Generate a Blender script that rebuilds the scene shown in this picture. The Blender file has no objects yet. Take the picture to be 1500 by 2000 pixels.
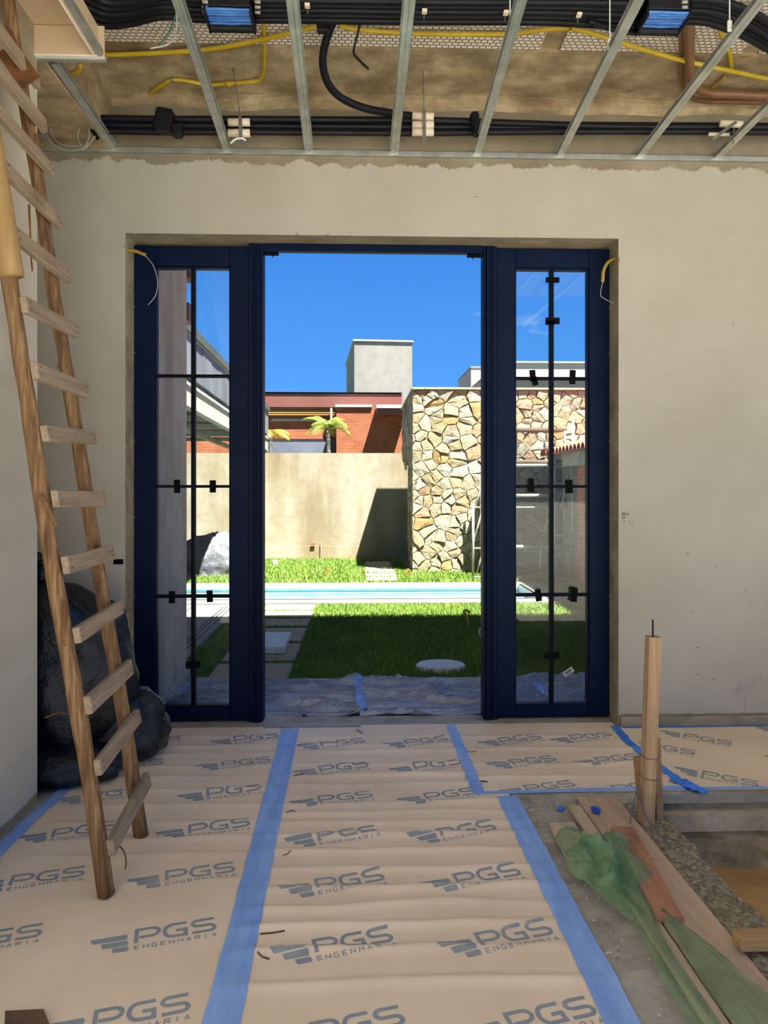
import bpy, bmesh, math, random
import numpy as np
from mathutils import Vector, Matrix, noise as mnoise
random.seed(7)
RNG = np.random.default_rng(11)
scene = bpy.context.scene
COL = scene.collection

# ------------------------------------------------------------------ camera
F_PX, HORIZON, VPX = 1400.0, 950.0, 705.0       # focal length and horizon of the 1500x2000 frame
H = 1.48                                        # eye height
YAW = math.atan((750.0 - VPX) / F_PX)
cam = bpy.data.cameras.new('camera')
cam_o = bpy.data.objects.new('camera', cam)
COL.objects.link(cam_o)
cam.sensor_fit = 'VERTICAL'
cam.sensor_height = 36.0
cam.lens = F_PX * 36.0 / 2000.0
cam.shift_y = -(1000.0 - HORIZON) / 2000.0
cam.clip_start = 0.05
cam.clip_end = 400
cam_o.location = (0, 0, H)
cam_o.rotation_euler = (math.pi / 2, 0, -YAW)
scene.camera = cam_o

# ------------------------------------------------------------------ sky, sun, exposure
scene.view_settings.view_transform = 'Standard'
scene.view_settings.look = 'None'
scene.view_settings.gamma = 1.0
scene.view_settings.use_curve_mapping = False
scene.view_settings.exposure = 0.18
SUN_STRENGTH = 31.0
try:
    scene.cycles.max_bounces = 7
    scene.cycles.diffuse_bounces = 6
except Exception:
    pass
SKY_STRENGTH = 1.0
world = bpy.data.worlds.new('sky')
scene.world = world
world.use_nodes = True
_n = world.node_tree.nodes; _l = world.node_tree.links
_n.clear()
_out = _n.new('ShaderNodeOutputWorld'); _bg = _n.new('ShaderNodeBackground')
_tc = _n.new('ShaderNodeTexCoord'); _sx = _n.new('ShaderNodeSeparateXYZ')
_l.new(_tc.outputs['Generated'], _sx.inputs[0])
_rp = _n.new('ShaderNodeValToRGB')
_l.new(_sx.outputs['Z'], _rp.inputs[0])
_rp.color_ramp.elements[0].position = 0.0
_rp.color_ramp.elements[0].color = (0.30, 0.56, 0.98, 1)
_rp.color_ramp.elements[1].position = 1.0
_rp.color_ramp.elements[1].color = (0.07, 0.20, 0.56, 1)
_e = _rp.color_ramp.elements.new(0.14); _e.color = (0.085, 0.335, 0.87, 1)
_e = _rp.color_ramp.elements.new(0.33); _e.color = (0.048, 0.23, 0.72, 1)
_mp = _n.new('ShaderNodeMapping'); _mp.inputs['Scale'].default_value = (1.0, 1.0, 3.2); _mp.inputs['Location'].default_value = (4.4, 2.9, 0.3)
_l.new(_tc.outputs['Generated'], _mp.inputs[0])
_nz = _n.new('ShaderNodeTexNoise'); _nz.inputs['Scale'].default_value = 3.1
_nz.inputs['Detail'].default_value = 7; _nz.inputs['Roughness'].default_value = 0.58
_l.new(_mp.outputs[0], _nz.inputs['Vector'])
_cr = _n.new('ShaderNodeValToRGB')
_cr.color_ramp.elements[0].position = 0.60; _cr.color_ramp.elements[1].position = 0.86
_l.new(_nz.outputs['Fac'], _cr.inputs[0])
_mx = _n.new('ShaderNodeMixRGB'); _mx.inputs[2].default_value = (0.85, 0.92, 1.0, 1)
_l.new(_cr.outputs[0], _mx.inputs[0]); _l.new(_rp.outputs[0], _mx.inputs[1])
_l.new(_mx.outputs[0], _bg.inputs[0]); _bg.inputs[1].default_value = SKY_STRENGTH
_l.new(_bg.outputs[0], _out.inputs[0])

SUN_DIR = Vector((-0.30, 0.31, -1.0)).normalized()
sun = bpy.data.lights.new('sun', 'SUN')
sun.energy = SUN_STRENGTH; sun.angle = math.radians(0.53); sun.color = (1.0, 0.965, 0.90)
sun_o = bpy.data.objects.new('sun', sun); COL.objects.link(sun_o)
sun_o.location = (6, -6, 20)
sun_o.rotation_euler = SUN_DIR.to_track_quat('-Z', 'Y').to_euler()

# ------------------------------------------------------------------ helpers: rays
_s, _c = math.sin(YAW), math.cos(YAW)
def ray(px, py):
    u = (px - 750.0) / F_PX; v = (HORIZON - py) / F_PX
    return Vector((_s + u * _c, _c - u * _s, v))
def atz(px, py, z=0.0):
    d = ray(px, py); t = (z - H) / d.z
    return Vector((d.x * t, d.y * t, z))
def aty(px, py, y):
    d = ray(px, py); t = y / d.y
    return Vector((d.x * t, y, H + d.z * t))
def X(px, y): return aty(px, 950, y).x
def Z(py, y, px=750): return aty(px, py, y).z

# ------------------------------------------------------------------ helpers: materials
def lin(r, g=None, b=None):
    if g is None: r, g, b = r
    f = lambda c: (c / 255 / 12.92) if c / 255 <= 0.04045 else ((c / 255 + 0.055) / 1.055) ** 2.4
    return (f(r), f(g), f(b), 1)
MATS = {}
class NB:
    """small node builder"""
    def __init__(self, name):
        m = bpy.data.materials.new(name); m.use_nodes = True
        self.m = m; self.nt = m.node_tree; self.nt.nodes.clear()
        self.out = self.N('ShaderNodeOutputMaterial'); self.b = self.N('ShaderNodeBsdfPrincipled')
        self.L(self.b.outputs[0], self.out.inputs[0])
        self.tc = self.N('ShaderNodeTexCoord'); self.P = self.tc.outputs['Object']
        MATS[name] = m
    def N(self, t, **kw):
        n = self.nt.nodes.new(t)
        for k, v in kw.items(): setattr(n, k, v)
        return n
    def L(self, a, b): self.nt.links.new(a, b)
    def S(self, sock, v):
        if hasattr(v, 'is_linked') or isinstance(v, bpy.types.NodeSocket): self.L(v, sock)
        else: sock.default_value = v
    def math(self, op, a, b=0.0, clamp=False):
        n = self.N('ShaderNodeMath', operation=op, use_clamp=clamp)
        self.S(n.inputs[0], a); self.S(n.inputs[1], b); return n.outputs[0]
    def sep(self, v=None):
        n = self.N('ShaderNodeSeparateXYZ'); self.L(v or self.P, n.inputs[0]); return n.outputs
    def comb(self, x, y, z):
        n = self.N('ShaderNodeCombineXYZ')
        for i, q in enumerate((x, y, z)): self.S(n.inputs[i], q)
        return n.outputs[0]
    def map(self, scale=(1, 1, 1), rot=(0, 0, 0), loc=(0, 0, 0), v=None):
        n = self.N('ShaderNodeMapping'); self.L(v or self.P, n.inputs[0])
        n.inputs['Scale'].default_value = scale; n.inputs['Rotation'].default_value = rot; n.inputs['Location'].default_value = loc
        return n.outputs[0]
    def noise(self, scale, detail=5, rough=0.6, v=None, dist=0.0):
        n = self.N('ShaderNodeTexNoise'); self.L(v or self.P, n.inputs['Vector'])
        n.inputs['Scale'].default_value = scale; n.inputs['Detail'].default_value = detail
        n.inputs['Roughness'].default_value = rough; n.inputs['Distortion'].default_value = dist
        return n.outputs['Fac']
    def vor(self, scale, v=None, feature='F1', out='Distance'):
        n = self.N('ShaderNodeTexVoronoi', feature=feature); self.L(v or self.P, n.inputs['Vector'])
        n.inputs['Scale'].default_value = scale; return n.outputs[out]
    def ramp(self, fac, stops):
        n = self.N('ShaderNodeValToRGB'); self.S(n.inputs[0], fac)
        e = n.color_ramp.elements
        e[0].position, e[0].color = stops[0]; e[1].position, e[1].color = stops[-1]
        for p, c in stops[1:-1]:
            k = e.new(p); k.color = c
        return n.outputs[0]
    def mix(self, f, a, b, mode='MIX'):
        n = self.N('ShaderNodeMixRGB', blend_type=mode)
        self.S(n.inputs[0], f); self.S(n.inputs[1], a); self.S(n.inputs[2], b); return n.outputs[0]
    def step(self, v, lo, hi):
        n = self.N('ShaderNodeMapRange'); self.S(n.inputs[0], v)
        n.inputs[1].default_value = lo; n.inputs[2].default_value = hi
        return n.outputs[0]
    def bump(self, h, strength=0.3, dist=0.01):
        n = self.N('ShaderNodeBump'); n.inputs['Strength'].default_value = strength; n.inputs['Distance'].default_value = dist
        self.L(h, n.inputs['Height']); self.L(n.outputs[0], self.b.inputs['Normal'])
    def fin(self, color, rough=0.7, metal=0.0, **kw):
        self.S(self.b.inputs['Base Color'], color); self.S(self.b.inputs['Roughness'], rough)
        self.b.inputs['Metallic'].default_value = metal
        for k, v in kw.items(): self.S(self.b.inputs[k], v)
        return self.m

def plain(name, c1, c2=None, scale=6.0, rough=0.7, bump=0.0, bscale=None, bdist=0.005, metal=0.0, stretch=(1, 1, 1), lo=0.35, hi=0.65, detail=6, **kw):
    b = NB(name); c2 = c2 or c1
    v = b.map(stretch)
    n = b.noise(scale, detail, v=v)
    col = b.ramp(n, [(lo, lin(c1)), (hi, lin(c2))])
    if bump: b.bump(b.noise(bscale or scale * 6, 6, v=v), bump, bdist)
    return b.fin(col, rough, metal, **kw)

# plain surfaces
plain('navy', (4, 19, 44), (6, 23, 51), 3, 0.5, **{'Specular IOR Level': 0.12})
plain('navy_dark', (4, 9, 18), (6, 12, 23), 3, 0.6, **{'Specular IOR Level': 0.12})
plain('black_tape', (6, 6, 8), (10, 10, 13), 20, 0.8, **{'Specular IOR Level': 0.12})
plain('galv', (150, 155, 150), (178, 182, 176), 9, 0.42, metal=0.75, stretch=(1, 1, 1))
plain('gypsum', (196, 172, 140), (208, 186, 156), 3, 0.85)
plain('gypsum_edge', (228, 224, 212), None, 3, 0.8)
plain('conduit_black', (12, 13, 19), (20, 22, 29), 14, 0.5, bump=0.2, bscale=60, **{'Specular IOR Level': 0.25})
plain('conduit_yellow', (206, 172, 22), (224, 194, 48), 10, 0.45, bump=0.25, bscale=150, bdist=0.002)
plain('conduit_ochre', (178, 142, 44), (196, 164, 70), 10, 0.5)
plain('cable_blue', (38, 96, 176), (64, 124, 200), 20, 0.4)
plain('cable_white', (214, 218, 214), None, 10, 0.45)
plain('cable_grey', (150, 148, 142), None, 10, 0.5)
plain('cable_teal', (60, 130, 122), None, 10, 0.45)
plain('pvc_white', (214, 200, 172), (226, 214, 190), 8, 0.45)
plain('brown_pipe', (110, 76, 48), (128, 92, 60), 6, 0.4)
plain('steel', (120, 118, 112), (150, 148, 140), 12, 0.4, metal=0.7)
plain('black_plastic', (12, 15, 17), (24, 28, 30), 5, 0.27, bump=0.6, bscale=26, bdist=0.02)
plain('rust_strap', (108, 66, 30), (160, 106, 52), 9, 0.7)
plain('white_paint', (226, 228, 222), (214, 216, 208), 1.2, 0.7)
plain('white_dull', (184, 186, 178), (198, 198, 188), 0.8, 0.8, bump=0.15, bscale=8)
plain('brown_fascia', (112, 66, 56), (124, 76, 64), 0.9, 0.55)
plain('dark_window', (34, 38, 46), (44, 48, 56), 2, 0.2)
plain('grey_glass', (86, 92, 104), (104, 110, 122), 0.5, 0.12)
plain('wood_soffit', (196, 128, 62), (222, 156, 84), 1.5, 0.55, stretch=(0.3, 8, 1))
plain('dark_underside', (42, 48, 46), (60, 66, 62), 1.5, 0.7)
plain('grey_sheet', (98, 102, 108), (126, 130, 136), 2.2, 0.5, stretch=(1, 1, 0.2), metal=0.15)
plain('grey_wall', (158, 160, 162), (176, 178, 178), 1.0, 0.8)
plain('cream_board', (176, 172, 146), (198, 194, 168), 2.0, 0.7)
plain('tarp', (60, 64, 70), (92, 94, 100), 3.0, 0.6, bump=0.5, bscale=14, bdist=0.03)
plain('scaffold_tube', (168, 164, 150), (196, 192, 180), 5, 0.5, metal=0.3)
plain('scaffold_wood', (84, 70, 54), (120, 100, 76), 4, 0.8, stretch=(0.4, 4, 4))
plain('terracotta', (176, 92, 62), (198, 118, 84), 6, 0.8)
plain('concrete_beam', (150, 142, 124), (174, 166, 146), 3, 0.9, bump=0.4, bscale=14)
plain('orange_marker', (214, 96, 40), (226, 120, 62), 8, 0.5)
plain('trunk', (168, 160, 140), (198, 190, 172), 8, 0.8)
plain('frond', (92, 122, 34), (168, 178, 58), 5, 0.5)
plain('frond_yellow', (150, 150, 30), (206, 172, 48), 5, 0.5)
plain('blue_scrap', (20, 66, 168), (32, 86, 196), 9, 0.5)
plain('grit', (120, 112, 96), (206, 202, 190), 30, 0.9)
plain('twig', (76, 60, 44), (100, 80, 56), 20, 0.9)
plain('wire_grey', (88, 96, 104), None, 10, 0.5)
plain('stone_side', (128, 116, 92), (176, 162, 132), 5, 0.9, bump=0.5, bscale=20)
plain('mortar', (126, 110, 80), (152, 136, 104), 8, 0.95, bump=0.5, bscale=30)
plain('coping', (128, 121, 110), (142, 135, 124), 5, 0.85, bump=0.2, bscale=40)
plain('pool_tile', (176, 192, 192), (190, 204, 202), 4, 0.4)
plain('pool_line', (70, 128, 136), (90, 146, 150), 8, 0.4)
plain('paver', (136, 119, 92), (154, 136, 108), 3.5, 0.9, bump=0.4, bscale=30)
plain('slab_stone', (178, 178, 172), (206, 206, 200), 14, 0.7, bump=0.2, bscale=50, stretch=(1, 3, 1))
plain('verandah', (126, 117, 106), (140, 131, 119), 2, 0.8)
plain('soil', (132, 106, 76), (150, 124, 92), 5, 0.95)
plain('outer_ground', (160, 158, 150), (174, 172, 164), 0.8, 0.95)
plain('net', (58, 100, 56), (92, 138, 84), 14, 0.8)
plain('red_clay', (176, 86, 56), None, 8, 0.9)

def concrete_mat(name, ca, cb, cc, sc=1.4, streak=True, bump=0.4):
    b = NB(name)
    n1 = b.noise(sc, 8, 0.65); n2 = b.noise(sc * 7, 8, 0.7)
    n3 = b.noise(sc * 1.6, 5, 0.6, v=b.map((1, 1, 0.18) if streak else (0.9, 1.5, 1.5)))
    c = b.ramp(n1, [(0.3, lin(ca)), (0.52, lin(cb)), (0.72, lin(cc))])
    c = b.mix(b.step(n3, 0.42, 0.72), c, lin([int(v * 0.86) for v in ca]))
    c = b.mix(b.math('MULTIPLY', b.step(n2, 0.45, 0.8), 0.5), c, lin([int(v * 0.8) for v in ca]))
    b.bump(n2, bump, 0.01)
    return b.fin(c, 0.92)
concrete_mat('garden_wall', (172, 153, 112), (190, 184, 160), (196, 191, 172), 0.7)
concrete_mat('ceiling_concrete', (134, 114, 82), (178, 160, 126), (204, 190, 160), 2.6, False, 0.9)
concrete_mat('render_grey', (132, 122, 100), (150, 140, 116), (160, 150, 126), 2.5, False, 0.25)
concrete_mat('floor_concrete', (140, 134, 122), (160, 154, 142), (174, 168, 156), 3.0, False, 0.5)
concrete_mat('pit_concrete', (122, 106, 78), (150, 134, 104), (168, 152, 122), 3.4, False, 0.9)
concrete_mat('pit_beam', (150, 140, 118), (170, 160, 136), (182, 172, 148), 3.4, False, 0.4)
concrete_mat('sand', (150, 116, 70), (164, 130, 82), (176, 144, 96), 1.6, False, 0.3)
concrete_mat('pier', (168, 148, 132), (182, 168, 154), (196, 182, 168), 1.8, True, 0.25)
concrete_mat('tower', (168, 168, 154), (178, 178, 166), (184, 184, 174), 0.5, True, 0.1)

D = 4.37                 # inner face of the front wall
YF = D + 0.16            # front of the door frame
OX0, OX1 = X(245, D), X(1208, D)
OZ1 = Z(461, D)

# cream paint that stops at a ragged line; raw render beyond
def paint_mat(name, z_top, opening=None, z_bottom=0.075):
    b = NB(name); x, y, z = b.sep()
    edge = b.noise(7, 6, 0.7); n = b.noise(1.1, 5, 0.6); fine = b.noise(26, 5, 0.7)
    paint = b.ramp(n, [(0.35, lin(188, 182, 164)), (0.65, lin(200, 195, 180))])
    scuff = b.step(b.noise(9, 8, 0.75, v=b.map((1, 1, 0.7), loc=(3.3, 0, 1.7))), 0.66, 0.76)
    low = b.step(z, 1.7, 0.6)
    paint = b.mix(b.math('MULTIPLY', b.math('MULTIPLY', scuff, low), 0.5), paint, lin(150, 144, 130))
    raw = b.ramp(b.noise(4, 6, 0.65), [(0.35, lin(140, 130, 106)), (0.65, lin(162, 152, 128))])
    wob = b.math('MULTIPLY', b.math('SUBTRACT', edge, 0.5), 0.17)
    m = b.step(b.math('ADD', z, wob), z_top - 0.004, z_top + 0.004)
    m2 = b.step(b.math('ADD', z, b.math('MULTIPLY', wob, 0.25)), z_bottom + 0.003, z_bottom - 0.003)
    m = b.math('MAXIMUM', m, m2)
    if opening:
        x0, x1, zt = opening
        dx = b.math('SUBTRACT', b.math('ABSOLUTE', b.math('SUBTRACT', x, (x0 + x1) / 2)), (x1 - x0) / 2)
        dz = b.math('SUBTRACT', z, zt)
        d = b.math('MAXIMUM', dx, dz)
        chip = b.math('SUBTRACT', b.math('MULTIPLY', b.noise(11, 5, 0.8, v=b.map(loc=(9, 0, 2))), 0.20), 0.118)
        m = b.math('MAXIMUM', m, b.step(b.math('SUBTRACT', chip, d), -0.002, 0.002))
    b.bump(b.math('SUBTRACT', fine, b.math('MULTIPLY', m, 1.4)), 0.12, 0.006)
    return b.fin(b.mix(m, paint, raw), 0.85)
paint_mat('wall_paint', 3.44, (OX0, OX1, OZ1))
paint_mat('wall_paint_left', 3.42, None, 0.03)

def eps_mat():
    b = NB('eps'); x, y, z = b.sep()
    br = b.N('ShaderNodeTexBrick'); b.L(b.comb(x, y, 0), br.inputs['Vector'])
    br.inputs['Scale'].default_value = 1.0; br.inputs['Brick Width'].default_value = 0.034; br.inputs['Row Height'].default_value = 0.026
    br.inputs['Mortar Size'].default_value = 0.0045; br.inputs['Mortar Smooth'].default_value = 0.3
    br.inputs['Color1'].default_value = lin(242, 238, 228); br.inputs['Color2'].default_value = lin(228, 222, 208)
    br.inputs['Mortar'].default_value = lin(150, 132, 108)
    st = b.step(b.noise(2.5, 7, 0.7), 0.56, 0.68)
    c = b.mix(b.math('MULTIPLY', st, 0.7), br.outputs['Color'], lin(168, 146, 112))
    b.bump(br.outputs['Fac'], 0.6, -0.01)
    return b.fin(c, 0.85)
eps_mat()

def brick_mat(name, ca, cb, mort, axis='x', w=0.24, h=0.075):
    b = NB(name); x, y, z = b.sep()
    br = b.N('ShaderNodeTexBrick'); b.L(b.comb(x if axis == 'x' else y, z, 0), br.inputs['Vector'])
    br.inputs['Scale'].default_value = 1.0; br.inputs['Brick Width'].default_value = w; br.inputs['Row Height'].default_value = h
    br.inputs['Mortar Size'].default_value = 0.008
    br.inputs['Color1'].default_value = lin(ca); br.inputs['Color2'].default_value = lin(cb); br.inputs['Mortar'].default_value = lin(mort)
    c = b.mix(b.math('MULTIPLY', b.step(b.noise(1.7, 5), 0.4, 0.75), 0.35), br.outputs['Color'], lin(232, 160, 104))
    b.bump(br.outputs['Fac'], 0.4, -0.01)
    return b.fin(c, 0.85)
brick_mat('far_brick', (196, 104, 58), (176, 86, 46), (196, 136, 96))
brick_mat('near_brick', (190, 108, 70), (168, 88, 54), (186, 140, 110), 'y', 0.22, 0.06)

def wood_mat(name, ca, cb, cc, axis=2, sc=1.0, rough=0.8, bump=0.5):
    b = NB(name); st = [9.0, 9.0, 9.0]; st[axis] = 0.55
    v = b.map(tuple(st)); n = b.noise(3.2 * sc, 8, 0.65, v=v, dist=0.6); k = b.noise(5, 5, 0.6)
    c = b.ramp(n, [(0.28, lin(ca)), (0.5, lin(cb)), (0.72, lin(cc))])
    c = b.mix(b.math('MULTIPLY', b.step(k, 0.6, 0.74), 0.6), c, lin([int(q * 0.62) for q in ca]))
    b.bump(n, bump, 0.008)
    return b.fin(c, rough)
wood_mat('pole_wood', (74, 48, 28), (134, 100, 64), (178, 148, 108), 2, 2.0, 0.85, 1.0)
wood_mat('splint_wood', (168, 132, 78), (190, 154, 98), (204, 172, 116), 2)
wood_mat('rung_wood', (122, 104, 84), (150, 132, 110), (168, 150, 128), 1, 1.6)
wood_mat('post_wood', (140, 110, 78), (166, 138, 104), (190, 168, 138), 2)
wood_mat('plank_grey', (150, 132, 108), (176, 158, 132), (190, 172, 146), 1, 0.8)
wood_mat('plank_pink', (150, 126, 104), (172, 148, 124), (186, 164, 140), 1, 0.8)
wood_mat('plank_brown', (138, 92, 66), (158, 110, 82), (172, 126, 98), 1, 1.0)
wood_mat('block_wood', (136, 104, 68), (156, 124, 84), (176, 146, 106), 0)

def paper_mat():
    b = NB('paper'); n = b.noise(1.6, 6, 0.6); f = b.noise(60, 4, 0.7)
    c = b.ramp(n, [(0.3, lin(194, 176, 151)), (0.6, lin(206, 189, 166)), (0.8, lin(211, 196, 175))])
    st = b.step(b.noise(2.3, 8, 0.75, v=b.map(loc=(4, 8, 0))), 0.6, 0.74)
    c = b.mix(b.math('MULTIPLY', st, 0.25), c, lin(160, 144, 122))
    b.bump(f, 0.08, 0.003)
    return b.fin(c, 0.72)
paper_mat()
def print_mat():
    b = NB('print'); n = b.noise(5, 7, 0.7)
    return b.fin(b.ramp(n, [(0.3, lin(126, 140, 150)), (0.55, lin(144, 153, 158)), (0.75, lin(180, 174, 164))]), 0.75)
print_mat()
def tape_mat():
    b = NB('blue_tape'); n = b.noise(3, 8, 0.7, v=b.map((5, 0.7, 1)))
    c = b.ramp(n, [(0.3, lin(96, 130, 186)), (0.55, lin(116, 148, 198)), (0.8, lin(150, 172, 208))])
    b.bump(b.noise(12, 6, 0.7, v=b.map((6, 0.6, 1))), 0.35, 0.004)
    return b.fin(c, 0.5)
tape_mat()
plain('blue_tape_deep', (28, 92, 184), (52, 118, 206), 8, 0.45, bump=0.3, bscale=20)

def film_mat():
    b = NB('plastic_film'); n = b.noise(3.5, 7, 0.65, v=b.map((1, 4, 1)))
    c = b.ramp(n, [(0.35, lin(128, 132, 144)), (0.65, lin(176, 180, 190))])
    b.bump(b.noise(6, 7, 0.62, v=b.map((0.5, 4.5, 1)), dist=0.8), 0.8, 0.03)
    return b.fin(c, 0.14, **{'Specular IOR Level': 0.8})
film_mat()

def glass_mat():
    b = NB('pane_glass'); nt = b.nt
    nt.nodes.remove(b.b)
    tr = b.N('ShaderNodeBsdfTransparent'); tr.inputs[0].default_value = (0.97, 0.985, 0.98, 1)
    gl = b.N('ShaderNodeBsdfGlossy'); gl.inputs['Roughness'].default_value = 0.02
    fr = b.N('ShaderNodeFresnel'); fr.inputs[0].default_value = 1.36
    mx = b.N('ShaderNodeMixShader')
    b.L(fr.outputs[0], mx.inputs[0]); b.L(tr.outputs[0], mx.inputs[1]); b.L(gl.outputs[0], mx.inputs[2]); b.L(mx.outputs[0], b.out.inputs[0])
glass_mat()

def net_mesh_mat():
    b = NB('net_mesh'); nt = b.nt
    tr = b.N('ShaderNodeBsdfTransparent')
    x = b.noise(14, 5, 0.6)
    col = b.ramp(x, [(0.35, lin(82, 116, 80)), (0.65, lin(122, 156, 116))])
    b.fin(col, 0.8)
    mx = b.N('ShaderNodeMixShader'); mx.inputs[0].default_value = 0.5
    b.L(tr.outputs[0], mx.inputs[1]); b.L(b.b.outputs[0], mx.inputs[2]); b.L(mx.outputs[0], b.out.inputs[0])
net_mesh_mat()

def grass_mat():
    b = NB('grass'); n = b.noise(2.2, 5); f = b.noise(40, 2)
    c = b.ramp(n, [(0.3, lin(76, 112, 30)), (0.55, lin(102, 140, 40)), (0.75, lin(130, 152, 56))])
    c = b.mix(b.math('MULTIPLY', b.step(f, 0.45, 0.7), 0.5), c, lin(164, 184, 76))
    return b.fin(c, 0.6)
grass_mat()
plain('turf_base', (56, 74, 26), (92, 92, 46), 6, 0.95, bump=0.4, bscale=40)

def water_mat():
    b = NB('water'); n = b.noise(3.0, 4, 0.5)
    c = b.ramp(n, [(0.35, lin(92, 132, 136)), (0.65, lin(116, 148, 150))])
    b.bump(b.noise(9, 3, 0.5, v=b.map((1, 2.2, 1))), 0.12, 0.02)
    return b.fin(c, 0.06)
water_mat()

def stone_mat(name, ca, cb):
    b = NB(name); n = b.noise(5, 7, 0.7)
    c = b.ramp(n, [(0.3, lin(ca)), (0.7, lin(cb))])
    b.bump(b.noise(14, 7, 0.7), 0.7, 0.03)
    return b.fin(c, 0.92)
STONES = [stone_mat('stone_cream', (184, 170, 134), (204, 192, 158)), stone_mat('stone_sand', (180, 160, 116), (198, 180, 140)),
          stone_mat('stone_pale', (186, 178, 150), (202, 194, 168)), stone_mat('stone_ochre', (180, 146, 90), (198, 168, 112)),
          stone_mat('stone_rust', (178, 142, 108), (196, 162, 126)), stone_mat('stone_grey', (168, 162, 140), (190, 184, 160))]

def dim(names, k):
    for nm in names:
        for n in MATS[nm].node_tree.nodes:
            if n.type == 'VALTORGB':
                for e in n.color_ramp.elements: e.color = [e.color[0] * k, e.color[1] * k, e.color[2] * k, 1]
            elif n.type == 'MIX_RGB':
                for i in (1, 2):
                    c = n.inputs[i].default_value; n.inputs[i].default_value = (c[0] * k, c[1] * k, c[2] * k, 1)
            elif n.type == 'TEX_BRICK':
                for i in ('Color1', 'Color2', 'Mortar'):
                    c = n.inputs[i].default_value; n.inputs[i].default_value = (c[0] * k, c[1] * k, c[2] * k, 1)
dim(['tower', 'white_paint', 'far_brick'], 0.45)
dim(['wood_soffit', 'water'], 0.6)
dim(['garden_wall', 'grey_wall', 'white_dull', 'frond', 'frond_yellow', 'terracotta', 'coping', 'stone_cream', 'stone_sand', 'stone_pale', 'stone_ochre', 'stone_rust', 'stone_grey'], 0.64)
dim(['grass', 'tarp', 'grey_sheet', 'cream_board', 'brown_fascia', 'near_brick'], 0.8)
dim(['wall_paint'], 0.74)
dim(['pole_wood', 'conduit_yellow', 'conduit_ochre'], 0.72)
dim(['splint_wood', 'rust_strap'], 0.6)
dim(['rung_wood'], 0.85)
dim(['pit_concrete', 'sand', 'pit_beam'], 1.3)
dim(['galv'], 1.35)
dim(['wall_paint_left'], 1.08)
dim(['net_mesh'], 1.2)
dim(['blue_tape', 'blue_tape_deep'], 1.45)
dim(['ceiling_concrete', 'render_grey'], 1.1)
dim(['paper'], 1.16)
dim(['paper', 'plank_pink', 'plank_grey', 'plank_brown', 'floor_concrete', 'pit_concrete', 'pit_beam', 'sand', 'rung_wood', 'pole_wood'], 1.15)

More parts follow.
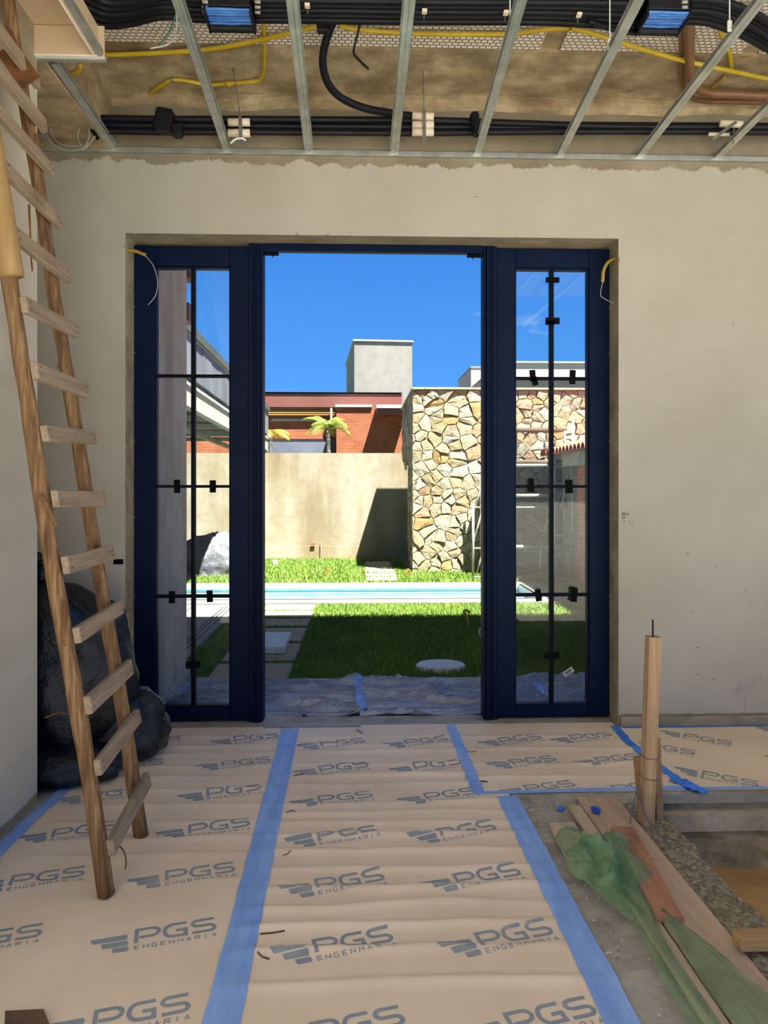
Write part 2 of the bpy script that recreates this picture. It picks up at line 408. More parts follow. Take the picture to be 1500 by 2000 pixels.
# ------------------------------------------------------------------ helpers: meshes
class MB:
    def __init__(self): self.v = []; self.f = []; self.mi = []
    def add(self, vs, fs, mi=0):
        o = len(self.v); self.v += [tuple(p) for p in vs]
        self.f += [tuple(i + o for i in f) for f in fs]; self.mi += [mi] * len(fs); return self
    def box(self, x0, x1, y0, y1, z0, z1, mi=0):
        x0, x1 = min(x0, x1), max(x0, x1); y0, y1 = min(y0, y1), max(y0, y1); z0, z1 = min(z0, z1), max(z0, z1)
        return self.add([(x0, y0, z0), (x1, y0, z0), (x1, y1, z0), (x0, y1, z0), (x0, y0, z1), (x1, y0, z1), (x1, y1, z1), (x0, y1, z1)],
                        [(3, 2, 1, 0), (4, 5, 6, 7), (0, 1, 5, 4), (1, 2, 6, 5), (2, 3, 7, 6), (3, 0, 4, 7)], mi)
    def bbox(self, x0, x1, y0, y1, z0, z1, r=0.004, mi=0):
        """box with bevelled edges"""
        bm = bmesh.new(); bmesh.ops.create_cube(bm, size=1.0)
        for q in bm.verts:
            q.co = Vector((x0 + (q.co.x + .5) * (x1 - x0), y0 + (q.co.y + .5) * (y1 - y0), z0 + (q.co.z + .5) * (z1 - z0)))
        bmesh.ops.bevel(bm, geom=bm.edges[:] , offset=r, segments=1, affect='EDGES')
        bm.verts.index_update()
        self.add([q.co.copy() for q in bm.verts], [[w.index for w in f.verts] for f in bm.faces], mi); bm.free(); return self
    def beam(self, p, q, w, h, up=(0, 0, 1), mi=0):
        """rectangular bar from p to q; w across, h along 'up'"""
        p, q = Vector(p), Vector(q); d = (q - p).normalized(); s = d.cross(Vector(up)).normalized(); u = s.cross(d).normalized()
        vs = [a + s * (i * w / 2) + u * (j * h / 2) for a in (p, q) for i, j in ((-1, -1), (1, -1), (1, 1), (-1, 1))]
        return self.add(vs, [(0, 1, 2, 3), (7, 6, 5, 4), (4, 5, 1, 0), (5, 6, 2, 1), (6, 7, 3, 2), (7, 4, 0, 3)], mi)
    def tube(self, pts, r, n=8, caps=True, mi=0):
        pts = [Vector(p) for p in pts]; m = len(pts)
        rs = r if isinstance(r, (list, tuple)) else [r] * m
        t0 = (pts[1] - pts[0]).normalized(); a = Vector((0, 0, 1)) if abs(t0.z) < 0.9 else Vector((1, 0, 0))
        u = t0.cross(a).normalized(); vs = []; fs = []
        for i in range(m):
            t = (pts[min(i + 1, m - 1)] - pts[max(i - 1, 0)]).normalized()
            u = (u - t * u.dot(t)).normalized(); w = t.cross(u)
            for k in range(n):
                an = 2 * math.pi * k / n
                vs.append(pts[i] + (u * math.cos(an) + w * math.sin(an)) * rs[i])
        for i in range(m - 1):
            for k in range(n):
                fs.append((i * n + k, i * n + (k + 1) % n, (i + 1) * n + (k + 1) % n, (i + 1) * n + k))
        if caps: fs.append(tuple(range(n - 1, -1, -1))); fs.append(tuple((m - 1) * n + k for k in range(n)))
        return self.add(vs, fs, mi)
    def build(self, name, mats, parent=None, smooth=False):
        me = bpy.data.meshes.new(name)
        me.from_pydata(self.v, [], self.f); me.update()
        if not isinstance(mats, (list, tuple)): mats = [mats]
        for m in mats: me.materials.append(MATS[m] if isinstance(m, str) else m)
        if len(mats) > 1: me.polygons.foreach_set('material_index', self.mi)
        if smooth: me.polygons.foreach_set('use_smooth', [True] * len(me.polygons))
        return link(name, me, parent)
def link(name, me, parent=None):
    o = bpy.data.objects.new(name, me); COL.objects.link(o)
    if parent is not None: adopt(o, parent)
    return o
def adopt(o, parent):
    o.parent = parent
    # an Empty parent is only translated; a mesh parent stands in world coordinates
    t = parent.location if parent.type == 'EMPTY' else Vector((0, 0, 0))
    o.matrix_parent_inverse = Matrix.Translation(-t)
def tag(o, label, cat, group=None):
    o['label'] = label; o['category'] = cat
    if group: o['group'] = group
    return o
def struct(o, label=None):
    o['kind'] = 'structure'
    if label: o['label'] = label
    return o
def thing(name, loc, label, cat, group=None):
    e = bpy.data.objects.new(name, None); COL.objects.link(e); e.location = loc; e.empty_display_size = 0.1
    return tag(e, label, cat, group)
def catmull(pts, k=6):
    pts = [Vector(p) for p in pts]
    P = [pts[0] * 2 - pts[1]] + pts + [pts[-1] * 2 - pts[-2]]; out = []
    for i in range(1, len(P) - 2):
        a, b, c, d = P[i - 1:i + 3]
        for j in range(k):
            t = j / k
            out.append(0.5 * ((2 * b) + (c - a) * t + (2 * a - 5 * b + 4 * c - d) * t * t + (3 * b - a - 3 * c + d) * t ** 3))
    out.append(pts[-1]); return out
def grid(xs, ys, fz, keep=None):
    m = MB(); nx, ny = len(xs), len(ys)
    vs = [(x, y, fz(x, y)) for y in ys for x in xs]
    fs = [(j * nx + i, j * nx + i + 1, (j + 1) * nx + i + 1, (j + 1) * nx + i) for j in range(ny - 1) for i in range(nx - 1)
          if keep is None or keep((xs[i] + xs[i + 1]) / 2, (ys[j] + ys[j + 1]) / 2)]
    return m.add(vs, fs)
def lsp(a, b, step): return list(np.linspace(a, b, max(2, int(abs(b - a) / step) + 1)))
def nz(x, y, z=0.0): return mnoise.noise(Vector((x, y, z)))

# ================================================================== THE ROOM
TH = 0.25
XW0, XW1 = -2.75, 5.6
# front wall with the opening (front, back and reveal)
m = MB()
def ring(y, flip):
    vs = [(XW0, y, 0), (OX0, y, 0), (OX0, y, OZ1), (OX1, y, OZ1), (OX1, y, 0), (XW1, y, 0), (XW1, y, 3.9), (XW0, y, 3.9), (OX0, y, 3.9), (OX1, y, 3.9)]
    fs = [(0, 1, 8, 7), (2, 3, 9, 8), (4, 5, 6, 9)]
    fs[0] = (0, 1, 2, 8, 7); fs[2] = (3, 4, 5, 6, 9)
    if flip: fs = [tuple(reversed(f)) for f in fs]
    m.add(vs, fs, 0 if not flip else 1)
ring(D, False); ring(D + TH, True)
y0, y1 = D, D + TH
m.add([(OX0, y0, 0), (OX0, y1, 0), (OX0, y1, OZ1), (OX0, y0, OZ1)], [(0, 1, 2, 3)], 1)
m.add([(OX1, y0, 0), (OX1, y0, OZ1), (OX1, y1, OZ1), (OX1, y1, 0)], [(0, 1, 2, 3)], 1)
m.add([(OX0, y0, OZ1), (OX0, y1, OZ1), (OX1, y1, OZ1), (OX1, y0, OZ1)], [(0, 1, 2, 3)], 1)
struct(m.build('wall_front', ['wall_paint', 'render_grey']), 'cream front wall with raw grey edges round the door opening')
# raw plinth along the foot of the right part of the front wall
struct(MB().bbox(OX1 + 0.012, XW1, D - 0.018, D, 0, 0.062, 0.005).build('baseboard_front', 'render_grey'))
LWX, LWY = -1.53, 3.44
struct(MB().box(LWX - 0.22, LWX, -4.2, LWY, 0, 3.9).build('wall_left', 'wall_paint_left'), 'pale left wall the ladder leans on')
struct(MB().box(-2.75, LWX - 0.2, LWY - 0.12, LWY, 0, 3.9).box(-2.95, -2.75, LWY - 0.12, D + TH, 0, 3.9).build('wall_alcove', 'wall_paint_left'))

struct(MB().box(XW1, XW1 + 0.2, 1.9, D + TH, 0, 3.87).build('wall_right', 'wall_paint_left'))  # unseen; length set to darken the right side yet let daylight reach the pit

# floor slab with the pit cut out
PX0, PY0, PY1 = 1.34, 1.75, 3.40
m = MB()
m.box(-2.95, PX0, -4.2, D + TH, -0.5, 0.0).box(PX0, XW1, PY1, D + TH, -0.045, 0.0).box(PX0, XW1, -4.2, PY0, -0.5, 0.0)
struct(m.build('floor', 'floor_concrete'), 'bare concrete floor beside the paper covering')
m = MB()
m.box(PX0, XW1, PY1 + 0.03, PY1 + 0.2, -0.085, -0.045)
m.box(PX0, XW1, PY1 - 0.035, PY1 + 0.2, -0.165, -0.085, 1)
pit_bm = grid(lsp(PX0, 4.2, 0.05), [0, 1, 2, 3, 4, 5, 6], lambda x, y: 0)
vs = []
for (x, j, _) in pit_bm.v:
    k = j / 6.0
    vs.append((x, PY1 - 0.02 - 0.10 * k * k + 0.03 * nz(x * 7, j * 0.8, 3), -0.16 - 0.30 * k))
m.add(vs, pit_bm.f)
struct(m.build('wall_pit', ['pit_concrete', 'pit_beam']), 'rough concrete side of the open pit')
struct(grid(lsp(PX0 - .02, 4.2, 0.08), lsp(PY0, PY1, 0.08), lambda x, y: -0.33 + 0.035 * nz(x * 2.2, y * 2.2, 5)).build('floor_pit', 'sand', smooth=True), 'sandy bottom of the open pit')
# crumbly concrete lip along the pit
def lip(x, y):
    t = (x - 1.20) / (PX0 + 0.03 - 1.20)
    return 0.004 + 0.018 * abs(nz(x * 14, y * 14, 1)) + 0.010 * abs(nz(x * 60, y * 60, 2)) - (0.07 if t > 0.93 else 0)
o = grid(lsp(1.205, PX0 + 0.03, 0.012), lsp(1.0, 3.28, 0.014), lip)
o.v = [(x + (0.03 * nz(y * 6, 0, 8) if x > PX0 - 0.02 else 0), y, z) for x, y, z in o.v]
def gravel_mat():
    b = NB('gravel_lip'); c = b.vor(70, out='Color'); g = b.N('ShaderNodeRGBToBW'); b.L(c, g.inputs[0])
    col = b.ramp(g.outputs[0], [(0.15, lin(104, 96, 78)), (0.5, lin(130, 120, 98)), (0.9, lin(160, 150, 126))])
    b.bump(b.vor(70), 0.7, -0.012); return b.fin(col, 0.95)
gravel_mat()
struct(o.build('trim_1', 'gravel_lip'), 'crumbling concrete lip along the pit')

# ceiling: slab, plaster strip by the wall, hollow filler panels
CZ = 3.87
XROOF = 5.8
YBACK = 0.1                 # roof cut short out of view, so assumed sun and sky brighten the room
m = MB().box(-2.95, XROOF, 3.91, D + TH, CZ, 4.1).box(-2.95, XROOF, YBACK, 3.91, CZ + 0.02, 4.1)
ceil = struct(m.build('ceiling', 'ceiling_concrete'), 'raw concrete ceiling above the metal grid')
for a, b_ in ((-1.5, 0.98), (1.09, 2.1), (2.2, 3.25), (3.36, 5.5)):
    for c, d in ((2.9, 3.905), (1.6, 2.8), (0.3, 1.5)):
        MB().bbox(a, b_, c, d, CZ + 0.002, CZ + 0.03, 0.004).build('filler_panel', 'eps', ceil)
# header of the alcove
struct(MB().bbox(-2.75, -1.50, LWY + 0.005, D, 3.50, CZ, 0.006).build('trim_2', 'ceiling_concrete'), 'concrete header over the alcove')
# rough cornice step on the front wall
m = grid(lsp(-1.5, XW1, 0.04), [0, 1, 2, 3], lambda x, y: 0)
m.v = [(x, D - 0.002 - (0.0, 0.022, 0.02, 0.0)[int(j)] * (0.5 + 0.9 * abs(nz(x * 3, j, 2))), 3.77 - 0.03 * nz(x * 2, 3, 1) + (CZ - 3.77) * j / 3.0) for x, j, z in m.v]
struct(m.build('trim_3', 'ceiling_concrete'), 'crumbling mortar bed at the top of the front wall')
# unseen tall facade and eaves, shaped to shade the lawn but admit sky light
EZ = 8.7
struct(MB().box(-7.5, 9.0, D + 0.05, D + TH, 4.4, EZ).box(-7.5, 9.0, D + 0.05, 8.29 - 0.31 * EZ, EZ, EZ + 0.2).box(-7.5, XROOF, YBACK, D + TH, 4.1, 4.4).build('unseen_shade_roof', 'white_dull'))

# ================================================================== DOOR FRAME AND SIDELIGHTS
def P(px, py, y=YF): return aty(px, py, y)
def sidelight(name, px_o0, px_o1, py_o0, py_o1, gx0, gx1, gy0, gy1, vx, hys, label, tapes, grp):
    xo0, xo1 = X(px_o0, YF), X(px_o1, YF); g0, g1 = X(gx0, YF), X(gx1, YF)
    pc = (px_o0 + px_o1) / 2
    zt, gz1, gz0 = Z(py_o0, YF, pc), Z(gy0, YF, pc), Z(gy1, YF, pc); zb = 0.012
    base = thing(name, ((xo0 + xo1) / 2, YF, 0), label, 'window')
    del base['category']; base['kind'] = 'structure'
    ya, yb = YF, YF + 0.075
    MB().bbox(xo0, g0, ya, yb, zb, zt, 0.004).build('stile', 'navy', base)
    MB().bbox(g1, xo1, ya, yb, zb, zt, 0.004).build('stile', 'navy', base)
    MB().bbox(g0, g1, ya, yb, gz1, zt, 0.004).build('rail', 'navy', base)
    MB().bbox(g0, g1, ya, yb, zb, gz0, 0.004).build('rail', 'navy', base)
    # glazing bead
    m = MB(); t = 0.008
    for a in ((g0, g0 + t, gz0, gz1), (g1 - t, g1, gz0, gz1), (g0, g1, gz0, gz0 + t), (g0, g1, gz1 - t, gz1)):
        m.box(a[0], a[1], ya + 0.018, yb - 0.01, a[2], a[3])
    m.build('glazing_bead', 'navy', base)
    xv = X(vx, YF); hz = [Z(h, YF, pc) for h in hys]
    MB().bbox(xv - 0.0115, xv + 0.0115, ya + 0.012, yb - 0.012, gz0, gz1, 0.003).build('muntin', 'navy_dark', base)
    for z in hz:
        MB().bbox(g0, xv - 0.0115, ya + 0.014, yb - 0.014, z - 0.009, z + 0.009, 0.003).build('muntin', 'navy_dark', base)
        MB().bbox(xv + 0.0115, g1, ya + 0.014, yb - 0.014, z - 0.009, z + 0.009, 0.003).build('muntin', 'navy_dark', base)
    lv = [gz1] + hz + [gz0]
    for i in range(4):
        for a, b_ in ((g0 + 0.002, xv - 0.004), (xv + 0.004, g1 - 0.002)):
            MB().box(a, b_, YF + 0.036, YF + 0.040, lv[i + 1] + 0.004, lv[i] - 0.004).build('pane', 'pane_glass', base)
    for i, (px, py, w, h, rot) in enumerate(tapes):
        c = P(px, py); w *= YF / F_PX; h *= YF / F_PX
        a = math.radians(rot); m = MB()
        pts = []
        for sx, sz in ((-1, -1), (1, -1), (1, 1), (-1, 1)):
            lx, lz = sx * w / 2, sz * h / 2
            pts.append((c.x + lx * math.cos(a) - lz * math.sin(a), c.z + lx * math.sin(a) + lz * math.cos(a)))
        f = [(x, ya + 0.008, z) for x, z in pts] + [(x, ya + 0.0105, z) for x, z in pts]
        m.add(f, [(0, 1, 2, 3), (7, 6, 5, 4), (4, 5, 1, 0), (5, 6, 2, 1), (6, 7, 3, 2), (7, 4, 0, 3)])
        m.build('tape_patch', 'black_tape', base)
    # fixing screws down the outer stile
    xs = xo0 + 0.012 if px_o0 < 500 else xo1 - 0.012
    for py in (600, 690, 860, 1010, 1165, 1340):
        z = Z(py + 0, YF, pc)
        MB().tube([(xs, ya - 0.003, z), (xs, ya + 0.002, z)], 0.0035, 8).build('screw', 'steel', base)
    return base
w1 = sidelight('window_1', 260, 490, 480, 1420, 302, 449, 520, 1382, 375.5, (733, 950, 1166), 'navy sidelight window left of the doorway with a grid of eight panes',
    [(345, 950, 12, 26, 2), (415, 950, 12, 24, 0), (335, 1167, 12, 24, 0), (409, 1165, 12, 23, 3), (376, 1299, 28, 13, 3)], None)
w2 = sidelight('window_2', 970, 1192, 486, 1413, 1007, 1151, 523, 1378, 1079.5, (738, 950, 1163), 'navy sidelight window right of the doorway with many black tape patches',
    [(1080, 546, 27, 11, 0), (1080, 626, 28, 13, 0), (1075, 630, 18, 8, 0), (1041, 733, 12, 22, 5), (1045, 744, 12, 17, 14), (1119, 736, 12, 28, -2), (1038, 948, 12, 27, 0), (1112, 950, 15, 27, 2), (1052, 1163, 12, 24, 8), (1122, 1162, 13, 28, -4), (1079, 1281, 30, 13, 0)], None)
# small printed sticker on the right sidelight glass
c = P(1113, 1315); q = MB(); a = math.radians(33)
def rot2(lx, lz): return (c.x + lx * math.cos(a) - lz * math.sin(a), c.z + lx * math.sin(a) + lz * math.cos(a))
for (w, h, off, y, mi) in ((0.074, 0.036, 0, YF + 0.0335, 0), (0.044, 0.006, 0.003, YF + 0.0325, 1), (0.030, 0.003, -0.006, YF + 0.0325, 1)):
    pts = [rot2(sx * w / 2, off + sz * h / 2) for sx, sz in ((-1, -1), (1, -1), (1, 1), (-1, 1))]
    q.add([(x, y, z) for x, z in pts], [(0, 1, 2, 3)], mi)
q.build('sticker', ['white_paint', 'black_tape'], w2)
# door frame: moulded jambs and header
dr = thing('door_1', ((X(500, YF) + X(958, YF)) / 2, YF, 0), 'open doorway framed by moulded navy jambs and a thin head', 'door')
del dr['category']; dr['kind'] = 'structure'
def jamb(pxa, pxb, inner):
    xa, xb = X(pxa, YF - 0.03), X(pxb, YF - 0.03); zt = Z(478, YF, 500)
    m = MB(); w = xb - xa; s = 1 if inner == 'r' else -1
    o = xa if inner == 'r' else xb
    for k, (f0, f1, dy) in enumerate(((0.0, 0.30, 0.018), (0.30, 0.44, 0.030), (0.44, 0.62, 0.022), (0.62, 0.80, 0.034), (0.80, 1.0, 0.014))):
        u0, u1 = o + s * f0 * w, o + s * f1 * w
        m.bbox(min(u0, u1), max(u0, u1), YF - dy, YF + 0.09, 0.004, zt, 0.003)
    m.build('jamb', 'navy', dr)
    return o + s * w
jx0 = jamb(485, 513, 'r'); jx1 = jamb(945, 972, 'l')
zh0, zh1 = Z(493, YF, 730), Z(478, YF, 730)
MB().bbox(jx0, jx1, YF - 0.012, YF + 0.035, zh0, zh1, 0.003).build('head', 'navy', dr)
for px, s in ((513, 1), (943, -1)):
    c = P(px, 495, YF + 0.03)
    MB().box(c.x, c.x + s * 0.10, YF + 0.02, YF + 0.05, zh0 - 0.012, zh0 - 0.001).box(c.x + s * 0.06, c.x + s * 0.066, YF + 0.03, YF + 0.04, zh0 - 0.025, zh0).build('hinge_plate', 'black_tape', dr)

# ================================================================== FLOOR PAPER, PRINT, TAPE
RIDGES = []
for py, a in ((1440, .008), (1456, .007), (1470, .010), (1494, .010), (1514, .010), (1532, .010), (1569, .009), (1589, .010), (1606, .011), (1632, .011), (1664, .010), (1697, .011), (1736, .010), (1770, .009), (1806, .012), (1856, .010), (1922, .008)):
    RIDGES.append((atz(760, py).y, a))
LR = [(atz(430, py).y, a) for py, a in ((1440, .006), (1457, .006), (1474, .006), (1497, .008), (1519, .008), (1546, .007), (1572, .007), (1606, .007), (1637, .006), (1668, .006), (1720, .004))]
RR = [(atz(1100, py).y, a) for py, a in ((1438, .006), (1462, .008), (1492, .009), (1519, .009), (1540, .006))]
def waves(lst, x, y, wid=0.030, seed=0.0):
    h = 0.0
    for i, (yy, a) in enumerate(lst):
        d = y - yy - 0.03 * nz(x * 1.6, i * 3.7, seed) - 0.012 * nz(x * 5, i * 2.3, seed + 4)
        if abs(d) < 0.14:
            amp = a * max(0.15, 0.85 + 0.75 * nz(x * 1.9, i * 5.1, seed + 9))
            s = wid * (0.65 if d > 0 else 1.15)
            h += amp * math.exp(-(d / s) ** 2)
    return h
def h_mid(x, y):
    e = min(1.0, max(0.0, min(x + 0.42, 0.71 - x) / 0.10)); e = 0.25 + 0.75 * e
    return 0.004 + e * waves(RIDGES, x, y, 0.023, 0) * 1.35 + 0.0015 * nz(x * 3, y * 3, 7)
def h_left(x, y): return 0.003 + 1.3 * waves(LR, x, y, 0.026, 20) * min(1, max(0.1, (x + 1.42) / 0.3)) * 0.9 + 0.002 * nz(x * 2.3, y * 2.3, 17)
def h_right(x, y): return 0.003 + 1.2 * waves(RR, x, y, 0.025, 30) + 0.0015 * nz(x * 3, y * 3, 27)
def h_far(x, y): return 0.003 + 0.004 * abs(nz((x - y) * 2.6, (x + y) * 0.6, 40))
XL0, XL1, XM1, XM2, XR1 = -1.44, -0.41, 0.56, 0.71, 1.57
YA, YB, YC = 1.25, 4.44, 3.43
xs = lsp(XL1 - 0.01, XM2, 0.03); ys = lsp(YA, YB, 0.009)
pap_m = tag(grid(xs, ys, h_mid, lambda x, y: x < XM1 + 0.02 or y < YC).build('floor_paper', 'paper', smooth=True), 'wrinkled brown protection paper strip running through the middle to the doorway', 'floor paper', 'sheets of floor paper')
pap_l = tag(grid(lsp(XL0, XL1, 0.03), lsp(YA, YB - 0.02, 0.011), h_left).build('floor_paper', 'paper', smooth=True), 'brown protection paper sheet on the left under the ladder', 'floor paper', 'sheets of floor paper')
pap_r = tag(grid(lsp(XM1, XR1, 0.03), lsp(YC, YB, 0.009), h_right).build('floor_paper', 'paper', smooth=True), 'brown protection paper below the right sidelight window', 'floor paper', 'sheets of floor paper')
pap_f = tag(grid(lsp(XR1, 4.4, 0.04), lsp(YC, D - 0.02, 0.03), h_far).build('floor_paper', 'paper', smooth=True), 'brown protection paper behind the wooden post along the right wall', 'floor paper', 'sheets of floor paper')

# stroke lettering for the printed logo (letters drawn as paths)
def arc(cx, cy, rx, ry, a0, a1, n=6):
    return [(cx + rx * math.cos(math.radians(a0 + (a1 - a0) * i / n)), cy + ry * math.sin(math.radians(a0 + (a1 - a0) * i / n))) for i in range(n + 1)]
BIG = {   # unit box 1 wide x 1 high
 'P': [[(0.06, 0), (0.06, 1.0)], [(0.0, 0.94), (0.62, 0.94)] + arc(0.66, 0.66, 0.30, 0.28, 85, -85, 9) + [(0.62, 0.38), (0.18, 0.38)]],
 'G': [[(0.95, 0.94), (0.40, 0.94)] + arc(0.36, 0.50, 0.32, 0.44, 92, 268, 12) + [(0.40, 0.06), (0.90, 0.06), (0.90, 0.46), (0.50, 0.46)]],
 'S': [[(0.95, 0.94), (0.30, 0.94)] + arc(0.28, 0.72, 0.24, 0.22, 92, 268, 8) + [(0.34, 0.50), (0.68, 0.50)] + arc(0.70, 0.28, 0.24, 0.22, 88, -88, 8) + [(0.66, 0.06), (0.02, 0.06)]]}
SMALL = {
 'E': [[(1, 1), (0, 1), (0, 0), (1, 0)], [(0, .5), (.85, .5)]], 'N': [[(0, 0), (0, 1), (1, 0), (1, 1)]],
 'G': [[(1, .9), (.8, 1), (.2, 1), (0, .8), (0, .2), (.2, 0), (1, 0), (1, .45), (.6, .45)]],
 'H': [[(0, 0), (0, 1)], [(1, 0), (1, 1)], [(0, .5), (1, .5)]], 'A': [[(0, 0), (.5, 1), (1, 0)], [(.2, .35), (.8, .35)]],
 'R': [[(0, 0), (0, 1), (.8, 1), (1, .85), (1, .6), (.8, .48), (0, .48)], [(.5, .48), (1, 0)]], 'I': [[(.5, 0), (.5, 1)]]}
def ribbon(pts, w, step=0.012):
    """flat 2-D ribbon along a polyline, resampled"""
    q = []
    for a, b_ in zip(pts[:-1], pts[1:]):
        L = math.hypot(b_[0] - a[0], b_[1] - a[1]); n = max(1, int(L / step))
        q += [(a[0] + (b_[0] - a[0]) * i / n, a[1] + (b_[1] - a[1]) * i / n) for i in range(n)]
    q.append(pts[-1]); vs = []; fs = []
    for i, p in enumerate(q):
        a, b_ = q[max(i - 1, 0)], q[min(i + 1, len(q) - 1)]
        dx, dy = b_[0] - a[0], b_[1] - a[1]; L = math.hypot(dx, dy) or 1
        nx, ny = -dy / L * w / 2, dx / L * w / 2
        if 0 < i < len(q) - 1:
            d1 = (p[0] - a[0], p[1] - a[1]); l1 = math.hypot(*d1) or 1
            cosn = abs((d1[0] * dx + d1[1] * dy) / (l1 * L)); k = 1 / max(0.55, cosn); nx *= k; ny *= k
        vs += [(p[0] + nx, p[1] + ny), (p[0] - nx, p[1] - ny)]
        if i: fs.append((2 * i - 2, 2 * i - 1, 2 * i + 1, 2 * i))
    return vs, fs
LOGO_V, LOGO_F = [], []
def _add(vs, fs):
    o = len(LOGO_V); LOGO_V.extend(vs); LOGO_F.extend([tuple(i + o for i in f) for f in fs])
LW, LH, GAP = 0.078, 0.074, 0.012
for i, ch in enumerate('PGS'):
    x0 = -0.128 + i * (LW + GAP)
    for path in BIG[ch]:
        _add(*ribbon([(x0 + p[0] * LW, -0.030 + p[1] * LH) for p in path], 0.0135))
for i, ch in enumerate('ENGENHARIA'):
    x0 = -0.126 + i * 0.0268
    for path in SMALL[ch]:
        _add(*ribbon([(x0 + p[0] * 0.0145, -0.062 + p[1] * 0.0175) for p in path], 0.0036, 0.01))
for (x0, x1, zc, hh, sk) in ((-0.268, -0.150, 0.010, 0.026, 0.012), (-0.232, -0.146, -0.022, 0.026, 0.008), (-0.196, -0.142, -0.052, 0.024, 0.006)):
    n = max(2, int((x1 - x0) / 0.012)); rows = 3; vs = []; fs = []
    for j in range(rows):
        for i in range(n + 1):
            t = i / n; v = j / (rows - 1) - .5
            inset = sk * (0.5 - v) if i == 0 else (-0.004 if i == n and j != 1 else 0)
            vs.append((x0 + (x1 - x0) * t + inset, zc + v * hh))
    for j in range(rows - 1):
        for i in range(n): fs.append((j * (n + 1) + i, j * (n + 1) + i + 1, (j + 1) * (n + 1) + i + 1, (j + 1) * (n + 1) + i))
    _add(vs, fs)
def stamp(cx, cy, deg, hf, parent, clip, sc=1.0):
    a = math.radians(deg); ca, sa = math.cos(a), math.sin(a)
    W = [(cx + (x * ca - y * sa) * sc, cy + (x * sa + y * ca) * sc) for x, y in LOGO_V]
    fs = [f for f in LOGO_F if all(clip(*W[i]) for i in f)]
    if len(fs) < 12: return
    used = sorted({i for f in fs for i in f}); mp = {i: k for k, i in enumerate(used)}
    MB().add([(W[i][0], W[i][1], hf(*W[i]) + 0.0009) for i in used], [tuple(mp[i] for i in f) for f in fs]).build('logo_print', 'print', parent)
cm = lambda x, y: XL1 + 0.035 < x < (XM2 - 0.03 if y < YC else XM1 - 0.0) and YA < y < YB
for k in range(-3, 6):
    y = 2.325 + 0.361 * k
    stamp(-0.025 - 0.045 * (y - 2.32), y, 13, h_mid, pap_m, cm)
    stamp(0.505 - 0.07 * (y - 2.34), y + 0.018, 14, h_mid, pap_m, cm)
cl = lambda x, y: XL0 < x < XL1 - 0.035 and YA < y < YB - 0.02
for k in range(-3, 6):
    y = 2.40 + 0.366 * k
    stamp(-0.615, y, 14, h_left, pap_l, cl)
    stamp(-1.185, y - 0.015, 14, h_left, pap_l, cl)
cr = lambda x, y: XM1 + 0.03 < x < XR1 and YC < y < YB
for gx, gy in ((0.93, 3.50), (0.925, 3.83), (0.93, 4.16), (1.36, 3.48), (1.40, 3.85), (1.36, 4.19)): stamp(gx, gy, 13, h_right, pap_r, cr)
cf = lambda x, y: XR1 + 0.02 < x < 4.3 and YC < y < D - 0.03
for gx, gy in ((2.02, 4.12), (2.62, 4.20), (1.74, 3.98), (1.86, 3.56), (2.42, 3.70), (3.0, 3.85), (3.2, 4.25), (3.5, 3.6)): stamp(gx, gy, -34, h_far, pap_f, cf)

def tape(pts, w, hf, label, mat='blue_tape', dz=0.0022, wob=0.004, step=0.02, cross=5):
    pts = [Vector((p[0], p[1])) for p in pts]; q = []
    for a, b_ in zip(pts[:-1], pts[1:]):
        n = max(1, int((b_ - a).length / step)); q += [a + (b_ - a) * (i / n) for i in range(n)]
    q.append(pts[-1]); vs = []; fs = []
    for i, p in enumerate(q):
        t = (q[min(i + 1, len(q) - 1)] - q[max(i - 1, 0)]).normalized(); n = Vector((-t.y, t.x))
        for k in range(cross):
            f = k / (cross - 1) - 0.5
            e = wob * nz(p.x * 9 + k, p.y * 9, 3)
            r = p + n * (f * w + e)
            vs.append((r.x, r.y, hf(r.x, r.y) + dz + 0.0012 * abs(nz(r.x * 30, r.y * 5, 6))))
        if i:
            for k in range(cross - 1): fs.append(((i - 1) * cross + k, (i - 1) * cross + k + 1, i * cross + k + 1, i * cross + k))
    return tag(MB().add(vs, fs).build('blue_tape', mat, smooth=True), label, 'tape', 'blue masking tape on the floor')
hmax = lambda *fs: (lambda x, y: max(f(x, y) for f in fs))
a = atz(567, 1425); b_ = atz(435, 1990); dirv = (a - b_)
tape([(b_ - dirv * 0.28), a], 0.105, hmax(h_left, h_mid), 'long wide blue tape seam left of the middle paper strip')
tape([atz(880, 1417), atz(933, 1548)], 0.062, hmax(h_mid, h_right), 'short blue tape strip running from the right door jamb into the room')
a = atz(990, 1557); b_ = atz(1215, 2000); dirv = b_ - a
tape([a, b_ + dirv * 0.4], 0.100, h_mid, 'wide blue tape edging the paper next to the planks')
tape([atz(925, 1551), (1.2, 3.452), (1.62, 3.455)], 0.034, h_right, 'thin blue tape along the paper edge behind the planks')
tape([(1.62, 3.452), (2.6, 3.45), (4.4, 3.445)], 0.030, h_far, 'thin blue tape along the paper edge above the pit')
tape([atz(1200, 1419), atz(1222, 1446), atz(1262, 1480), atz(1350, 1545)], 0.052, hmax(h_right, h_far), 'bright blue tape running diagonally from the corner of the opening', 'blue_tape_deep')
tape([(1.60, 4.335), (2.0, 4.34), (2.9, 4.345)], 0.02, h_far, 'thin blue tape at the foot of the right wall', 'blue_tape_deep')
tape([atz(0, 1662) + Vector((0, -0.9, 0)), atz(0, 1662), atz(62, 1600), atz(165, 1512)], 0.062, h_left, 'blue tape along the left wall beyond the ladder')
